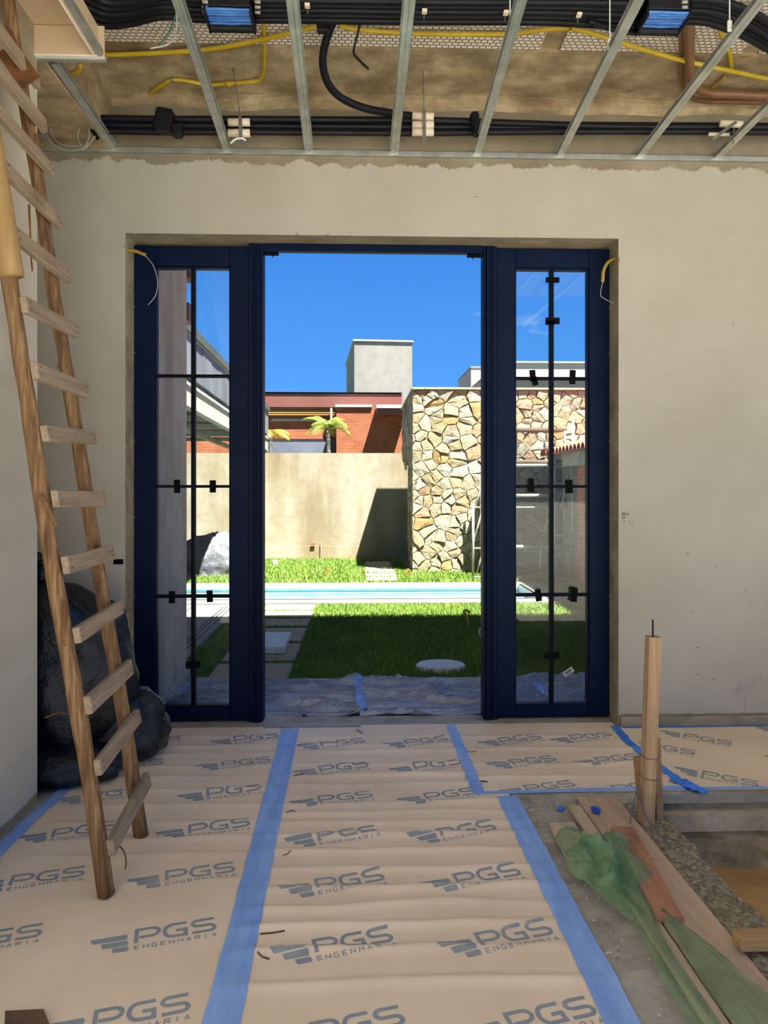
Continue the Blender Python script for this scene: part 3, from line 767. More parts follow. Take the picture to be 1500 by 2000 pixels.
# crumpled end of bright tape
m = MB()
c = atz(1345, 1538)
dv = Vector((0.10, -0.20, 0)).normalized(); sv = Vector((-dv.y, dv.x, 0)); vs = []; fs = []
for i in range(17):
    for j in range(7):
        u, v = i / 16 - 0.5, j / 6 - 0.5
        q = c + dv * (u * 0.20) + sv * (v * 0.075 * (1 - 1.2 * u * u) + 0.008 * nz(u * 9, v * 3, 2))
        vs.append((q.x, q.y, 0.008 + 0.016 * abs(nz(u * 7, v * 5, 9))))
        if i and j: fs.append(((i - 1) * 7 + j - 1, (i - 1) * 7 + j, i * 7 + j, i * 7 + j - 1))
m.add(vs, fs)
tag(m.build('tape_scrap', 'blue_tape_deep'), 'crumpled end of bright blue tape on the right paper', 'tape')
# white film edge on the threshold
m = grid(lsp(X(516, 4.42), X(705, 4.42), 0.03), [4.40, 4.42, 4.45, 4.48], lambda x, y: 0.008 + 0.005 * nz(x * 9, y * 30, 2))
tag(m.build('film_strip', 'white_paint', smooth=True), 'white film edge lying on the threshold left of centre', 'plastic film')

# ================================================================== LADDER
LU = Vector((-0.54, 0, 3.44)).normalized(); LN = Vector((LU.z, 0, -LU.x))
FL, FR = Vector((-0.92, 2.62, 0.0)), Vector((-0.925, 3.05, 0.0))
lad = thing('ladder', (-0.92, 2.83, 0), 'tall rough ladder of wooden poles with nailed slats leaning on the left wall', 'ladder')
def pole(foot, L, r0, r1, seed, name='pole', mat='pole_wood', y_off=0.0):
    n = 46; m = MB(); pts = []; rs = []
    for i in range(n + 1):
        s = L * i / n
        w = Vector((0.012 * nz(s * 1.1, seed, 0), 0.016 * nz(s * 0.9, seed, 5), 0)) * min(1, s / 0.4)
        pts.append(foot + LU * s + w); rs.append((r0 + (r1 - r0) * i / n) * (1 + 0.10 * nz(s * 5, seed, 9)))
    m.tube(pts, rs, 14)
    m.v = [tuple(Vector(v) + Vector((0.004 * nz(v[0] * 40, v[1] * 40, v[2] * 3), 0.004 * nz(v[0] * 40 + 7, v[1] * 40, v[2] * 3), 0))) for v in m.v]
    m.v = [(x, y, max(z, 0.006)) for x, y, z in m.v]
    return m.build(name, mat, lad, smooth=True)
pole(FL + Vector((0, 0, 0.006)), 3.42, 0.031, 0.026, 1.0)
pole(FR + Vector((0, 0, 0.006)), 3.56, 0.029, 0.026, 5.0)
# yellowish splint lashed to the near pole
m = MB(); s0, s1 = 2.25, 3.30
pts = [FL + LU * (s0 + (s1 - s0) * i / 12) + LN * 0.030 + Vector((0, -0.030 + 0.005 * nz(i, 2, 2), 0)) for i in range(13)]
m.tube(pts, [0.040] * 6 + [0.038] * 7, 14); m.build('splint', 'splint_wood', lad, smooth=True)
for z, (dl, dr_) in zip((0.19, 0.47, 0.685, 0.937, 1.19, 1.424, 1.663, 1.90, 2.135, 2.37, 2.60, 2.82, 3.01, 3.20),
                        ((-.02, .03), (-.01, .02), (0, .015), (0, .02), (.0, .0), (.005, -.005), (.0, .02), (-.01, -.02), (-.01, 0.0), (.01, .0), (.02, 0), (.02, 0), (.02, 0), (.01, 0))):
    s = z / LU.z; off = LN * (0.030 + 0.016)
    hgt = 0.058 + 0.012 * random.random()
    p = FL + LU * (s + dl) + off + Vector((0, -0.012, 0)); q = FR + LU * (s + dr_) + off + Vector((0, 0.055, 0))
    r = MB().beam(p, q, 0.026, hgt, LU)
    bm = bmesh.new(); me = bpy.data.meshes.new('rung'); me.from_pydata(r.v, [], r.f); bm.from_mesh(me)
    bmesh.ops.bevel(bm, geom=bm.edges[:], offset=0.003, segments=1, affect='EDGES'); bm.to_mesh(me); bm.free()
    me.materials.append(MATS['rung_wood']); ro = link('rung', me, lad)
    for e, sg in ((p, 1), (q, -1)):
        for dv in (-0.012, 0.014):
            c = e + Vector((0, sg * 0.028, 0)) + LU * dv + LN * 0.0135
            MB().tube([c, c + LN * 0.002], 0.003, 6).build('nail', 'twig', ro)
# hanging strips of bark and strap on the poles
def strip(pts, w, name='bark_strip', mat='rust_strap', par=lad):
    q = catmull(pts, 5); m = MB(); vs = []; fs = []
    for i, p in enumerate(q):
        ww = w * (1 - 0.5 * i / len(q)) * (0.8 + 0.4 * nz(i * 0.9, 3, 1))
        vs += [p + Vector((0, -ww / 2, 0)), p + Vector((0.003, ww / 2, 0)), p + Vector((0.006, 0, 0.0))]
        if i: fs += [(3 * i - 3, 3 * i - 1, 3 * i + 2, 3 * i), (3 * i - 1, 3 * i - 2, 3 * i + 1, 3 * i + 2)]
    m.add(vs, fs).build(name, mat, par)
yr = 3.05
def on_r(px, py, dx=0.0): 
    v = aty(px, py, yr - 0.03); return v + Vector((dx, 0, 0))
strip([on_r(22, 60), on_r(32, 100), on_r(28, 160), on_r(45, 230), on_r(60, 290)], 0.075)
strip([on_r(56, 400), on_r(58, 450), on_r(60, 500), on_r(62, 530)], 0.020)
strip([on_r(90, 440), on_r(100, 480), on_r(112, 520)], 0.02, mat='twig')
strip([on_r(118, 650), on_r(116, 690), on_r(112, 720)], 0.022, mat='twig')
strip([on_r(96, 590), on_r(103, 610)], 0.01, mat='twig')
# pale mended cleat high on the pole
m = MB(); a = aty(14, 95, 2.98); b_ = aty(58, 160, 2.98)
m.beam(a, b_, 0.02, 0.09, LU).build('cleat', 'rust_strap', lad)
def on_l(px, py, y=2.585): return aty(px, py, y)
m = MB().tube(catmull([on_l(110, 1028), on_l(100, 1005), on_l(90, 985), on_l(80, 967)], 4), [0.009] * 6 + [0.008] * 6 + [0.006], 8); m.build('twig_stub', 'pole_wood', lad, smooth=True)
strip([on_l(126, 1175), on_l(125, 1215), on_l(122, 1250), on_l(126, 1262)], 0.03)
m = MB().tube(catmull([aty(222, 1643, 2.66), aty(240, 1660, 2.67), aty(246, 1680, 2.68), aty(245, 1697, 2.68)], 5), 0.0028, 6); m.build('wire_end', 'twig', lad, smooth=True)
m = MB().tube(catmull([aty(88, 1402, 2.75), aty(115, 1392, 2.72), aty(140, 1398, 2.68), aty(160, 1412, 2.66)], 5), 0.0028, 6); m.build('fibre', 'rust_strap', lad, smooth=True)

# ================================================================== BLACK BAGS
def bag(name, c, r, label, seed, knot=None, squash=0.0):
    bm = bmesh.new(); bmesh.ops.create_icosphere(bm, subdivisions=5, radius=1.0)
    for v in bm.verts:
        d = v.co.normalized(); th = math.atan2(d.y, d.x)
        k = 1 + 0.16 * nz(d.x * 1.7 + seed, d.y * 1.7, d.z * 1.7) 
        fold = abs(nz(th * 2.2 + seed, d.z * 1.1, seed * 2)); fold2 = abs(nz(d.x * 5 + seed, d.y * 5, d.z * 5))
        k += 0.10 * (0.35 - fold) + 0.07 * (0.3 - fold2)
        k += 0.03 * nz(d.x * 13, d.y * 13, d.z * 13 + seed)
        p = Vector((d.x * r[0], d.y * r[1], d.z * r[2])) * k
        if knot and d.z > 0.55:      # gathered neck
            t = (d.z - 0.55) / 0.45; s = 1 - 0.72 * t
            p.x = p.x * s + knot[0] * t; p.y = p.y * s + knot[1] * t; p.z += knot[2] * t * t
        p += Vector(c); p.z = max(p.z, 0.008 + 0.01 * (1 + nz(p.x * 9, p.y * 9, 1)))
        p.y = min(p.y, D - 0.012)
        if p.y < LWY + 0.02 and p.x < LWX + 0.02: p.y = LWY + 0.02
        v.co = p
    me = bpy.data.meshes.new(name); bm.to_mesh(me); bm.free()
    me.materials.append(MATS['black_plastic']); me.polygons.foreach_set('use_smooth', [True] * len(me.polygons))
    return tag(link(name, me), label, 'rubbish bag', 'black plastic bags in the alcove')
bg = bag('plastic_bag', (-1.66, 3.92, 0.46), (0.42, 0.36, 0.58), 'big full black plastic bag filling the alcove behind the ladder', 2.0, (-0.12, -0.05, 0.03))
bag('plastic_bag', (-1.30, 3.98, 0.16), (0.24, 0.22, 0.21), 'small black plastic bag slumped beside the navy sidelight', 6.0)
bag('plastic_bag', (-1.55, 3.70, 0.07), (0.34, 0.20, 0.13), 'flat black plastic bag spilling out onto the paper below the big bag', 11.0)
# ruffled neck of the big bag
bm = bmesh.new(); bmesh.ops.create_icosphere(bm, subdivisions=4, radius=1.0)
for v in bm.verts:
    d = v.co.normalized(); k = 1 + 0.6 * nz(d.x * 3, d.y * 3, d.z * 3 + 5) + 0.3 * nz(d.x * 9, d.y * 9, d.z * 9)
    v.co = Vector((d.x * 0.085, d.y * 0.07, d.z * 0.075)) * k + Vector((-1.72, 3.78, 1.07))
me = bpy.data.meshes.new('bag_neck'); bm.to_mesh(me); bm.free(); me.materials.append(MATS['black_plastic'])
nk = link('bag_neck', me); nk.parent = bg

# ================================================================== POST, PLANKS, NET, DEBRIS
pb = Vector((1.245, 3.09, 0.0))
pst = thing('marker_post', pb, 'upright wooden batten tied with wire at the edge of the pit', 'post')
topc = aty(1276, 1243, 3.09)
m = MB().beam(pb + Vector((0, 0, 0.002)), topc, 0.052, 0.05, (0, 1, 0))
m.build('batten', 'post_wood', pst)
a = aty(1275, 1246, 3.075); b_ = aty(1275, 1210, 3.075)
MB().tube([a - Vector((0, 0, 0.05)), b_], 0.0035, 8).build('rod', 'black_tape', pst)
m = MB().beam(pb + Vector((0.03, 0.10, 0.002)), aty(1248, 1478, 3.16), 0.045, 0.025, (0, 1, 0)); m.build('brace', 'block_wood', pst)
m = MB().beam(pb + Vector((0.075, 0.05, 0.002)), pb + Vector((0.065, 0.06, 0.36)), 0.03, 0.04, (0, 1, 0)); m.build('stake', 'block_wood', pst)
for k, z in ((0, 0.30), (1, 0.21)):
    t = z / topc.z; cpt = pb.lerp(topc, t); hw = 0.028
    MB().tube([cpt + Vector(q) for q in ((-hw, -hw, 0.004), (hw, -hw, -0.004), (hw, hw, 0), (-hw, hw, 0.003), (-hw, -hw, 0.004))], 0.0016, 6).build('tie_wire', 'twig', pst)
MB().tube(catmull([aty(1245, 1535, 3.06), aty(1237, 1570, 3.05), aty(1232, 1595, 3.03), atz(1231, 1608, 0.05)], 4), 0.0028, 6).build('loose_wire', 'wire_grey', pst, smooth=True)
MB().tube(catmull([aty(1247, 1545, 3.055), aty(1258, 1590, 3.05), atz(1285, 1625, 0.04), atz(1310, 1652, 0.04)], 4), 0.0028, 6).build('loose_wire', 'wire_grey', pst, smooth=True)

def plank(p, q, w, t, z, mat, label, seed=0):
    """plank lying flat from p to q (centre line ends), top at z"""
    m = MB(); n = 24; p, q = Vector(p), Vector(q); d = (q - p).normalized(); s = Vector((-d.y, d.x))
    for i in range(n + 1):
        c = p.lerp(q, i / n); dz = 0.002 * nz(i * 0.5, seed, 1); ws = w / 2 * (1 + 0.02 * nz(i * 0.7, seed, 4)); b = 0.003
        m.v += [(c.x + s.x * a, c.y + s.y * a, zz + dz) for a, zz in ((-ws, z - t), (ws, z - t), (ws, z - b), (ws - b, z), (-ws + b, z), (-ws, z - b))]
        if i: 
            for k in range(6): m.f.append(((i - 1) * 6 + k, (i - 1) * 6 + (k + 1) % 6, i * 6 + (k + 1) % 6, i * 6 + k))
    m.f += [tuple(range(5, -1, -1)), tuple(n * 6 + k for k in range(6))]; m.mi = [0] * len(m.f)
    bm = bmesh.new(); me = bpy.data.meshes.new('plank'); me.from_pydata(m.v, [], m.f); bm.from_mesh(me)
    bmesh.ops.recalc_face_normals(bm, faces=bm.faces[:]); bm.to_mesh(me); bm.free()
    me.materials.append(MATS[mat]); return tag(link('plank', me), label, 'plank', 'planks beside the paper')
plank((1.105, 1.1), (1.105, 3.33), 0.19, 0.02, 0.024, 'plank_pink', 'long wide pale plank lying along the pit edge', 1)
plank((0.968, 1.1), (0.975, 3.24), 0.058, 0.022, 0.026, 'plank_grey', 'long narrow grey plank running under the green net', 2)
a = atz(1215, 1614, 0.047); b_ = atz(1308, 1790, 0.047)
plank(a.xy, b_.xy, 0.092, 0.02, 0.047, 'plank_brown', 'short reddish brown board lying on top of the wide plank', 3)
plank((0.868, 2.80), (0.872, 3.09), 0.115, 0.016, 0.02, 'plank_grey', 'pale stub of board poking out from under the green net', 4)
a = atz(1435, 1818, 0.08)
m = MB().bbox(a.x, a.x + 0.9, a.y - 0.04, a.y + 0.02, 0.036, 0.078, 0.004)
tag(m.build('timber_offcut', 'block_wood'), 'yellow timber bar jutting over the pit at the right edge', 'timber')
# the bunched green net
net = thing('green_net', (0.93, 2.75, 0.02), 'crumpled green safety net bunched on the planks with a long trailing tail', 'net')
def net_tail(path, widths, seed, hz=0.05, name='net_tail'):
    q = catmull([Vector((p[0], p[1], 0)) for p in path], 14); n = len(q); k = 26; vs = []; fs = []
    for i, p in enumerate(q):
        t = (q[min(i + 1, n - 1)] - q[max(i - 1, 0)]).normalized(); s = Vector((t.y, -t.x, 0))
        u = i / (n - 1) * (len(widths) - 1); j = min(int(u), len(widths) - 2); w = widths[j] + (widths[j + 1] - widths[j]) * (u - j)
        for a in range(k):
            f = a / (k - 1) - 0.5
            z = 0.03 + hz * (1 - (2 * f) ** 2) * (0.6 + 0.4 * nz(i * 0.05, 1, seed)) + 0.024 * abs(nz(f * 7 + 0.5 * nz(i * .06, 2, seed), i * 0.035, seed + 3))
            r = p + s * (f * w) + t * 0.0
            vs.append((r.x, r.y, max(0.031, z)))
        if i:
            for a in range(k - 1): fs.append(((i - 1) * k + a, (i - 1) * k + a + 1, i * k + a + 1, i * k + a))
    MB().add(vs, fs).build(name, 'net_mesh', net, smooth=True)
net_tail([(0.945, 2.66), (0.955, 2.45), (0.935, 2.25), (0.925, 2.0), (0.93, 1.7), (0.93, 1.35)], [0.12, 0.09, 0.07, 0.09, 0.10, 0.10], 4, 0.035)
net_tail([(1.02, 2.40), (1.045, 2.25), (1.07, 2.05), (1.10, 1.85), (1.12, 1.6), (1.12, 1.3)], [0.03, 0.09, 0.15, 0.21, 0.25, 0.25], 9, 0.028)
net_tail([(0.87, 2.70), (0.90, 2.52), (0.93, 2.36)], [0.16, 0.11, 0.06], 15, 0.04)
def net_patch(cx, cy, rx, ry, hz, seed, lean=0.0):
    nr, nt = 34, 84; vs = []; fs = []
    for i in range(nr + 1):
        q = i / nr
        for j in range(nt):
            an = 6.2832 * j / nt; ca, sa = math.cos(an), math.sin(an)
            ro = 1 + 0.22 * nz(ca * 1.3, sa * 1.3, seed) + 0.10 * nz(ca * 3.5, sa * 3.5, seed + 2)
            lx, ly = rx * q * ro * ca, ry * q * ro * sa
            wx = lx + 0.020 * nz(lx * 13, ly * 13, seed + 5); wy = ly + 0.020 * nz(lx * 13, ly * 13, seed + 8)
            rg = 1 - abs(2.3 * nz(wx * 9, wy * 9, seed)); rg2 = 1 - abs(2.2 * nz(wx * 24, wy * 24, seed + 4)); rg3 = 1 - abs(2 * nz(wx * 55, wy * 55, seed + 6))
            e = (1 - q ** 2.4)
            z = 0.027 + hz * e * (0.30 + 0.55 * max(-0.3, rg) + 0.20 * rg2 + 0.05 * rg3) + 0.006 * rg2
            vs.append((cx + wx + lean * z, cy + wy, max(0.028, z)))
    for i in range(nr):
        for j in range(nt): fs.append((i * nt + j, i * nt + (j + 1) % nt, (i + 1) * nt + (j + 1) % nt, (i + 1) * nt + j))
    MB().add(vs, fs).build('net_fold', 'net_mesh', net, smooth=True)
net_patch(0.905, 2.71, 0.125, 0.15, 0.125, 3)
net_patch(0.875, 2.86, 0.085, 0.14, 0.055, 8)
net_patch(1.005, 2.80, 0.070, 0.085, 0.085, 14)
net_patch(1.000, 2.66, 0.085, 0.11, 0.075, 21)
net_patch(0.915, 2.60, 0.075, 0.11, 0.060, 27)
# debris on the bare floor
def pebble(c, r, mat, name, label, cat, seed):
    bm = bmesh.new(); bmesh.ops.create_icosphere(bm, subdivisions=2, radius=1)
    for v in bm.verts:
        d = v.co.normalized(); v.co = Vector((d.x * r[0], d.y * r[1], d.z * r[2])) * (1 + 0.5 * nz(d.x * 2 + seed, d.y * 2, d.z * 2)) + Vector(c)
        v.co.z = max(v.co.z, c[2] - r[2] * 0.8)
    me = bpy.data.meshes.new(name); bm.to_mesh(me); bm.free(); me.materials.append(MATS[mat]); return tag(link(name, me), label, cat)
p = atz(1163, 1585, 0.03); pebble((p.x, p.y, 0.036), (0.022, 0.028, 0.012), 'blue_scrap', 'plastic_scrap', 'crumpled deep blue plastic scrap on the wide plank', 'scrap', 3)
p = atz(1096, 1580, 0.01); pebble((p.x, p.y, 0.012), (0.018, 0.02, 0.01), 'cable_blue', 'plastic_scrap', 'pale blue plastic scrap on the bare floor by the tape corner', 'scrap', 9)
m = MB()
for k in range(260):
    if k < 70: x, y = random.uniform(0.72, 0.94), random.uniform(3.05, 3.40)
    else: x, y = random.uniform(0.74, 0.95), random.uniform(1.3, 3.3)
    r = random.uniform(0.0015, 0.006) * (1.6 if k < 12 else 1)
    z = 0.001
    m.add([(x - r, y - r, z), (x + r, y - r * .6, z), (x + r * .7, y + r, z), (x - r * .8, y + r * .9, z), (x, y, z + r * 1.2)], [(0, 1, 4), (1, 2, 4), (2, 3, 4), (3, 0, 4)])
g = m.build('rubble_grit', 'grit'); g['kind'] = 'stuff'; tag(g, 'scattered pale mortar crumbs on the bare concrete strip', 'rubble')
def twig(pts, r, label, mat='twig', hf=h_mid):
    m = MB().tube(catmull([(p.x, p.y, hf(p.x, p.y) + r * 0.6 + 0.001) for p in pts], 4), r * 0.6, 6); tag(m.build('twig', mat, smooth=True), label, 'twig', 'dry twigs on the paper')
twig([atz(508, 1829), atz(530, 1828), atz(556, 1825)], 0.004, 'dark twig lying beside the wide left tape near the camera')
twig([atz(503, 1868), atz(512, 1874), atz(526, 1878)], 0.004, 'short bent twig just below the other twig by the left tape')
twig([atz(552, 1674), atz(562, 1672), atz(567, 1668)], 0.003, 'small twig halfway along the left tape')
twig([atz(560, 1595), atz(568, 1592), atz(576, 1594)], 0.003, 'small twig on a paper ridge beside the left tape')
twig([atz(575, 1520), atz(582, 1517), atz(592, 1515)], 0.004, 'dark twig next to the far end of the left tape')
twig([atz(908, 1469), atz(920, 1471), atz(930, 1470)], 0.003, 'dark twig right of the short tape strip', hf=h_right)
twig([atz(936, 1529), atz(945, 1528), atz(952, 1530)], 0.005, 'dark twig by the corner where two tapes meet', hf=h_right)
twig([atz(696, 1428), atz(703, 1431), atz(708, 1435)], 0.004, 'small dark crumb on the paper just inside the doorway')
# torn flap of paper at the lower left
p0 = atz(12, 1985); m = MB()
p = [atz(10, 1978), atz(85, 1983), atz(105, 2030), atz(8, 2035)]
m.add([v + Vector((0, 0, 0.006 + dz)) for v, dz in zip(p, (0.0, 0.012, 0.004, 0.0))] , [(0, 1, 2, 3)])
tag(m.build('torn_flap', 'twig'), 'dark torn flap in the paper at the lower left corner', 'paper scrap')

# ================================================================== MARKS ON THE WALLS
def wall_strokes(name, text_paths, mat, y=D - 0.0015):
    m = MB()
    for pts, w in text_paths:
        vs, fs = ribbon(pts, w, 0.01); m.add([(a, y, b) for a, b in vs], [tuple(reversed(f)) for f in fs])
    return m.build(name, mat)
c = aty(1215, 1015, D); S = D / F_PX
def wp(px, py): v = aty(px, py, D); return (v.x, v.z)
plain('stamp_ink', (40, 40, 42), (80, 80, 80), 40, 0.8)
plain('pencil', (132, 130, 122), (150, 148, 140), 20, 0.9)
st = []
def letters(s, px, py, w, h, gap, font, t, slope=0.0):
    for i, ch in enumerate(s):
        for path in font.get(ch, []):
            st.append(([wp(px + i * (w + gap) + a * w, py - b * h + slope * i) for a, b in path], t))
FONT = dict(SMALL); FONT.update({'D': [[(0, 0), (0, 1), (.7, 1), (1, .7), (1, .3), (.7, 0), (0, 0)]], 'J': [[(1, 1), (1, .2), (.7, 0), (.2, 0), (0, .25)]],
    'U': [[(0, 1), (0, .2), (.3, 0), (.7, 0), (1, .2), (1, 1)]],
    '0': [[(.5, 0), (.1, .2), (0, .6), (.3, 1), (.7, 1), (1, .6), (.9, .2), (.5, 0)]], '5': [[(1, 1), (.1, 1), (0, .55), (.6, .6), (1, .3), (.6, 0), (0, .05)]],
    '3': [[(0, 1), (.8, 1), (.4, .6), (1, .35), (.6, 0), (0, .1)]], 'x': [[(0, 0), (1, .7)], [(0, .7), (1, 0)]], '1': [[(.4, 0), (.6, 1)]], '/': [[(0, 0), (1, 1)]], ',': [[(.4, .1), (.2, -.2)]]})
letters('DAJ', 1215, 1006, 3.4, 5, 1, FONT, 0.004)
letters('EE', 1215, 1013, 2.4, 3.6, 1.2, FONT, 0.0025)
st.append(([wp(1216, 1018), wp(1222, 1018)], 0.0025)); st.append(([wp(1216, 1023), wp(1220, 1023)], 0.0025)); st.append(([wp(1228, 1020), wp(1230, 1020)], 0.007))
st.append(([wp(1232, 1024), wp(1236, 1024)], 0.003))
tag(wall_strokes('stamp_print', st, 'stamp_ink'), 'small dark stamped print on the wall right of the opening', 'print')
st = []
letters('053x1/0', 1437, 1358, 5.5, 13, 2.4, FONT, 0.0035, -4.4)
st.append(([wp(1454, 1366), wp(1454, 1400)], 0.003)); st.append(([wp(1453, 1398), wp(1458, 1408)], 0.002))
tag(wall_strokes('pencil_note', st, 'pencil'), 'faint pencilled figures low on the wall at the right', 'print')
st = []
for (px, py, w) in ((1363, 1264, 4), (1364, 1317, 4), (1397, 1108, 2), (1401, 1297, 2), (1447, 1289, 2), (1343, 1080, 3), (1468, 1176, 2), (1349, 1194, 2), (1394, 1327, 5), (1456, 1154, 2), (930, 384, 5), (1432, 632, 2), (312, 338, 3), (1300, 730, 2)):
    st.append(([wp(px - w, py), wp(px + w, py + 1)], 0.008))
tag(wall_strokes('wall_scuffs', st, 'pencil'), 'scattered dark nicks on the cream front wall', 'marks')
m = MB().box(wp(222, 1097)[0], wp(241, 1097)[0], D - 0.006, D - 0.0005, wp(222, 1102)[1], wp(222, 1092)[1])
tag(m.build('tape_piece', 'black_tape'), 'short black tape piece on the wall behind the ladder', 'tape')
# cable ends sticking out of the reveal
e = thing('cable_stub', aty(245, 490, D + 0.06), 'yellow conduit stub with a thin wire hanging at the upper left of the frame', 'cable')
MB().tube(catmull([aty(244, 490, D + 0.05), aty(262, 490, D + 0.04), aty(284, 498, D + 0.03)], 5), 0.0105, 10).build('conduit', 'conduit_ochre', e, smooth=True)
MB().tube(catmull([aty(283, 498, D + 0.03), aty(300, 520, D + 0.03), aty(308, 552, D + 0.03), aty(303, 578, D + 0.03), aty(289, 596, D + 0.03)], 6), 0.0032, 6).build('wire', 'cable_grey', e, smooth=True)
e = thing('cable_stub', aty(1204, 508, D + 0.06), 'yellow conduit stub with a bent wire at the upper right of the frame', 'cable')
MB().tube(catmull([aty(1202, 505, D + 0.07), aty(1188, 512, D + 0.04), aty(1179, 528, D + 0.03), aty(1177, 551, D + 0.03)], 5), 0.0105, 10).build('conduit', 'conduit_ochre', e, smooth=True)
MB().tube(catmull([aty(1177, 551, D + 0.03), aty(1173, 575, D + 0.03), aty(1180, 583, D + 0.04), aty(1203, 595, D + 0.06)], 6), 0.0028, 6).build('wire', 'cable_grey', e, smooth=True)

# ================================================================== CEILING GRID AND SERVICES
GZ = 3.50
x0, x1 = -2.7, XW1
m = MB().bbox(x0, x1, D - 0.022, D - 0.0005, GZ - 0.012, GZ + 0.018, 0.002)
tag(m.build('perimeter_track', 'galv'), 'thin metal track along the front wall carrying the ceiling channels', 'metal track')
NAMES = ['far left ceiling channel starting behind the gypsum box', 'second ceiling channel from the left crossing the grey wire', 'third ceiling channel from the left',
         'ceiling channel just right of the black looping conduit', 'ceiling channel right of the conduit bundle joint', 'ceiling channel just left of the right blue cable cradle',
         'second ceiling channel from the right passing under the brown pipe', 'rightmost ceiling channel at the edge of the view']
for i, (a, b_) in enumerate((((222, 292), (108, 127)), ((442, 292), (345, 0)), ((603, 296), (570, 0)), ((770, 297), (800, 0)), ((934, 298), (1020, 0)), ((1098, 298), (1249, 0)), ((1258, 298), (1490, 0)), ((1412, 300), (1500, 212)))):
    p, q = atz(a[0], a[1], GZ), atz(b_[0], b_[1], GZ)
    p = p + (p - q).normalized() * 0.0; p.y = D - 0.024
    d = (q - p).normalized()
    if i: q = p + d * 4.2
    # hat-shaped channel: web with two lips
    m = MB(); s = d.cross(Vector((0, 0, 1))).normalized(); w = 0.044; hh = 0.02
    prof = [(-w / 2 - 0.006, hh), (-w / 2, hh), (-w / 2, 0), (-0.005, 0), (0, 0.003), (0.005, 0), (w / 2, 0), (w / 2, hh), (w / 2 + 0.006, hh)]
    t = 0.0015; up = Vector((0, 0, 1)); vs = []
    for base in (p, q):
        vs += [base + s * u + up * (v + 0.002) for u, v in prof] + [base + s * u + up * (v + t + 0.002) for u, v in prof]
    k = len(prof); fs = []
    for j in range(k - 1):
        fs += [(j, j + 1, 2 * k + j + 1, 2 * k + j), (k + j + 1, k + j, 3 * k + j, 3 * k + j + 1)]
    m.add(vs, fs)
    tag(m.build('ceiling_channel', 'galv'), NAMES[i], 'metal channel', 'metal ceiling channels')
# gypsum curtain box at the upper left
bx = thing('gypsum_box', (-1.40, 3.40, 3.5), 'unfinished gypsum drop box under the ceiling above the ladder', 'ceiling box')
cy = 3.41; xr = X(203, cy); xl = LWX; xi = X(181, cy); zt = Z(62, cy)
MB().box(xl, xr, cy, cy + 0.0125, GZ + 0.006, zt).build('cross_board', 'gypsum', bx)
MB().box(xl, xr, cy - 0.003, cy + 0.0155, GZ, GZ + 0.006).build('edge_trim', 'gypsum_edge', bx)
MB().box(xi + 0.012, xi + 0.0245, 1.2, cy, GZ + 0.006, zt).build('side_board', 'gypsum', bx)
MB().box(xi + 0.004, xi + 0.012, 1.2, cy - 0.004, GZ, GZ + 0.05).build('edge_trim', 'gypsum_edge', bx)
MB().box(xi + 0.0245, xi + 0.05, 1.2, cy - 0.002, GZ, GZ + 0.03).build('corner_channel', 'galv', bx)
MB().box(xl, xi + 0.012, 1.2, cy - 0.004, zt, zt + 0.0125).build('top_board', 'gypsum', bx)
MB().box(xl, xr, cy + 0.016, cy + 0.04, GZ - 0.006, GZ + 0.02).build('rear_channel', 'galv', bx)

def run(name, pix, z, r, mat, label, cat, group=None, n=10, parent=None, k=6):
    """tube through picture points at height z (or (px, py, z))"""
    pts = [atz(p[0], p[1], p[2] if len(p) > 2 else z) for p in pix]
    o = MB().tube(catmull(pts, k), r, n).build(name, mat, parent, smooth=True)
    if parent is None: tag(o, label, cat, group)
    return o
# upper bundle of black conduits across the ceiling
ub = thing('conduit_bundle', atz(700, 30, 3.7), 'upper bundle of black conduits strung across the ceiling', 'conduits')
for i in range(5):
    o = 2 + i * 9.5
    run('conduit', [(80, o - 50 + i * 3), (165, o - 18 + i * 4), (205, o + 2 + i * 2), (255, o + 2 + i), (320, o - 8), (400, o - 2), (600, o - 1), (830, o + 2), (1060, o + 3), (1190, o + 4 + i * 1.5), (1260, o + 6 + i * 1.5), (1350, o - 3 + i), (1420, o + 4 + i * 3), (1500, o + 40 + i * 4), (1600, o + 120)], 3.74 + 0.012 * (i % 2), 0.0175, 'conduit_black', '', '', parent=ub)
run('conduit', [(1150, 42), (1200, 58), (1240, 64), (1290, 52)], 3.71, 0.012, 'conduit_black', '', '', parent=ub)
run('conduit', [(90, -75), (170, -40), (260, -20), (420, -16), (800, -14), (1200, -12), (1500, -10)], 3.76, 0.02, 'conduit_black', '', '', parent=ub)
for px, py in ((600, 11), (829, 22), (988, 25), (1131, 29)):
    c = atz(px, py, 3.715)
    MB().bbox(c.x - 0.012, c.x + 0.012, c.y - 0.014, c.y + 0.014, 3.708, 3.722, 0.002).build('clip', 'pvc_white', ub)
    MB().box(c.x - 0.002, c.x + 0.002, c.y + 0.02, c.y + 0.024, 3.69, CZ).build('hanger_rod', 'steel', ub)
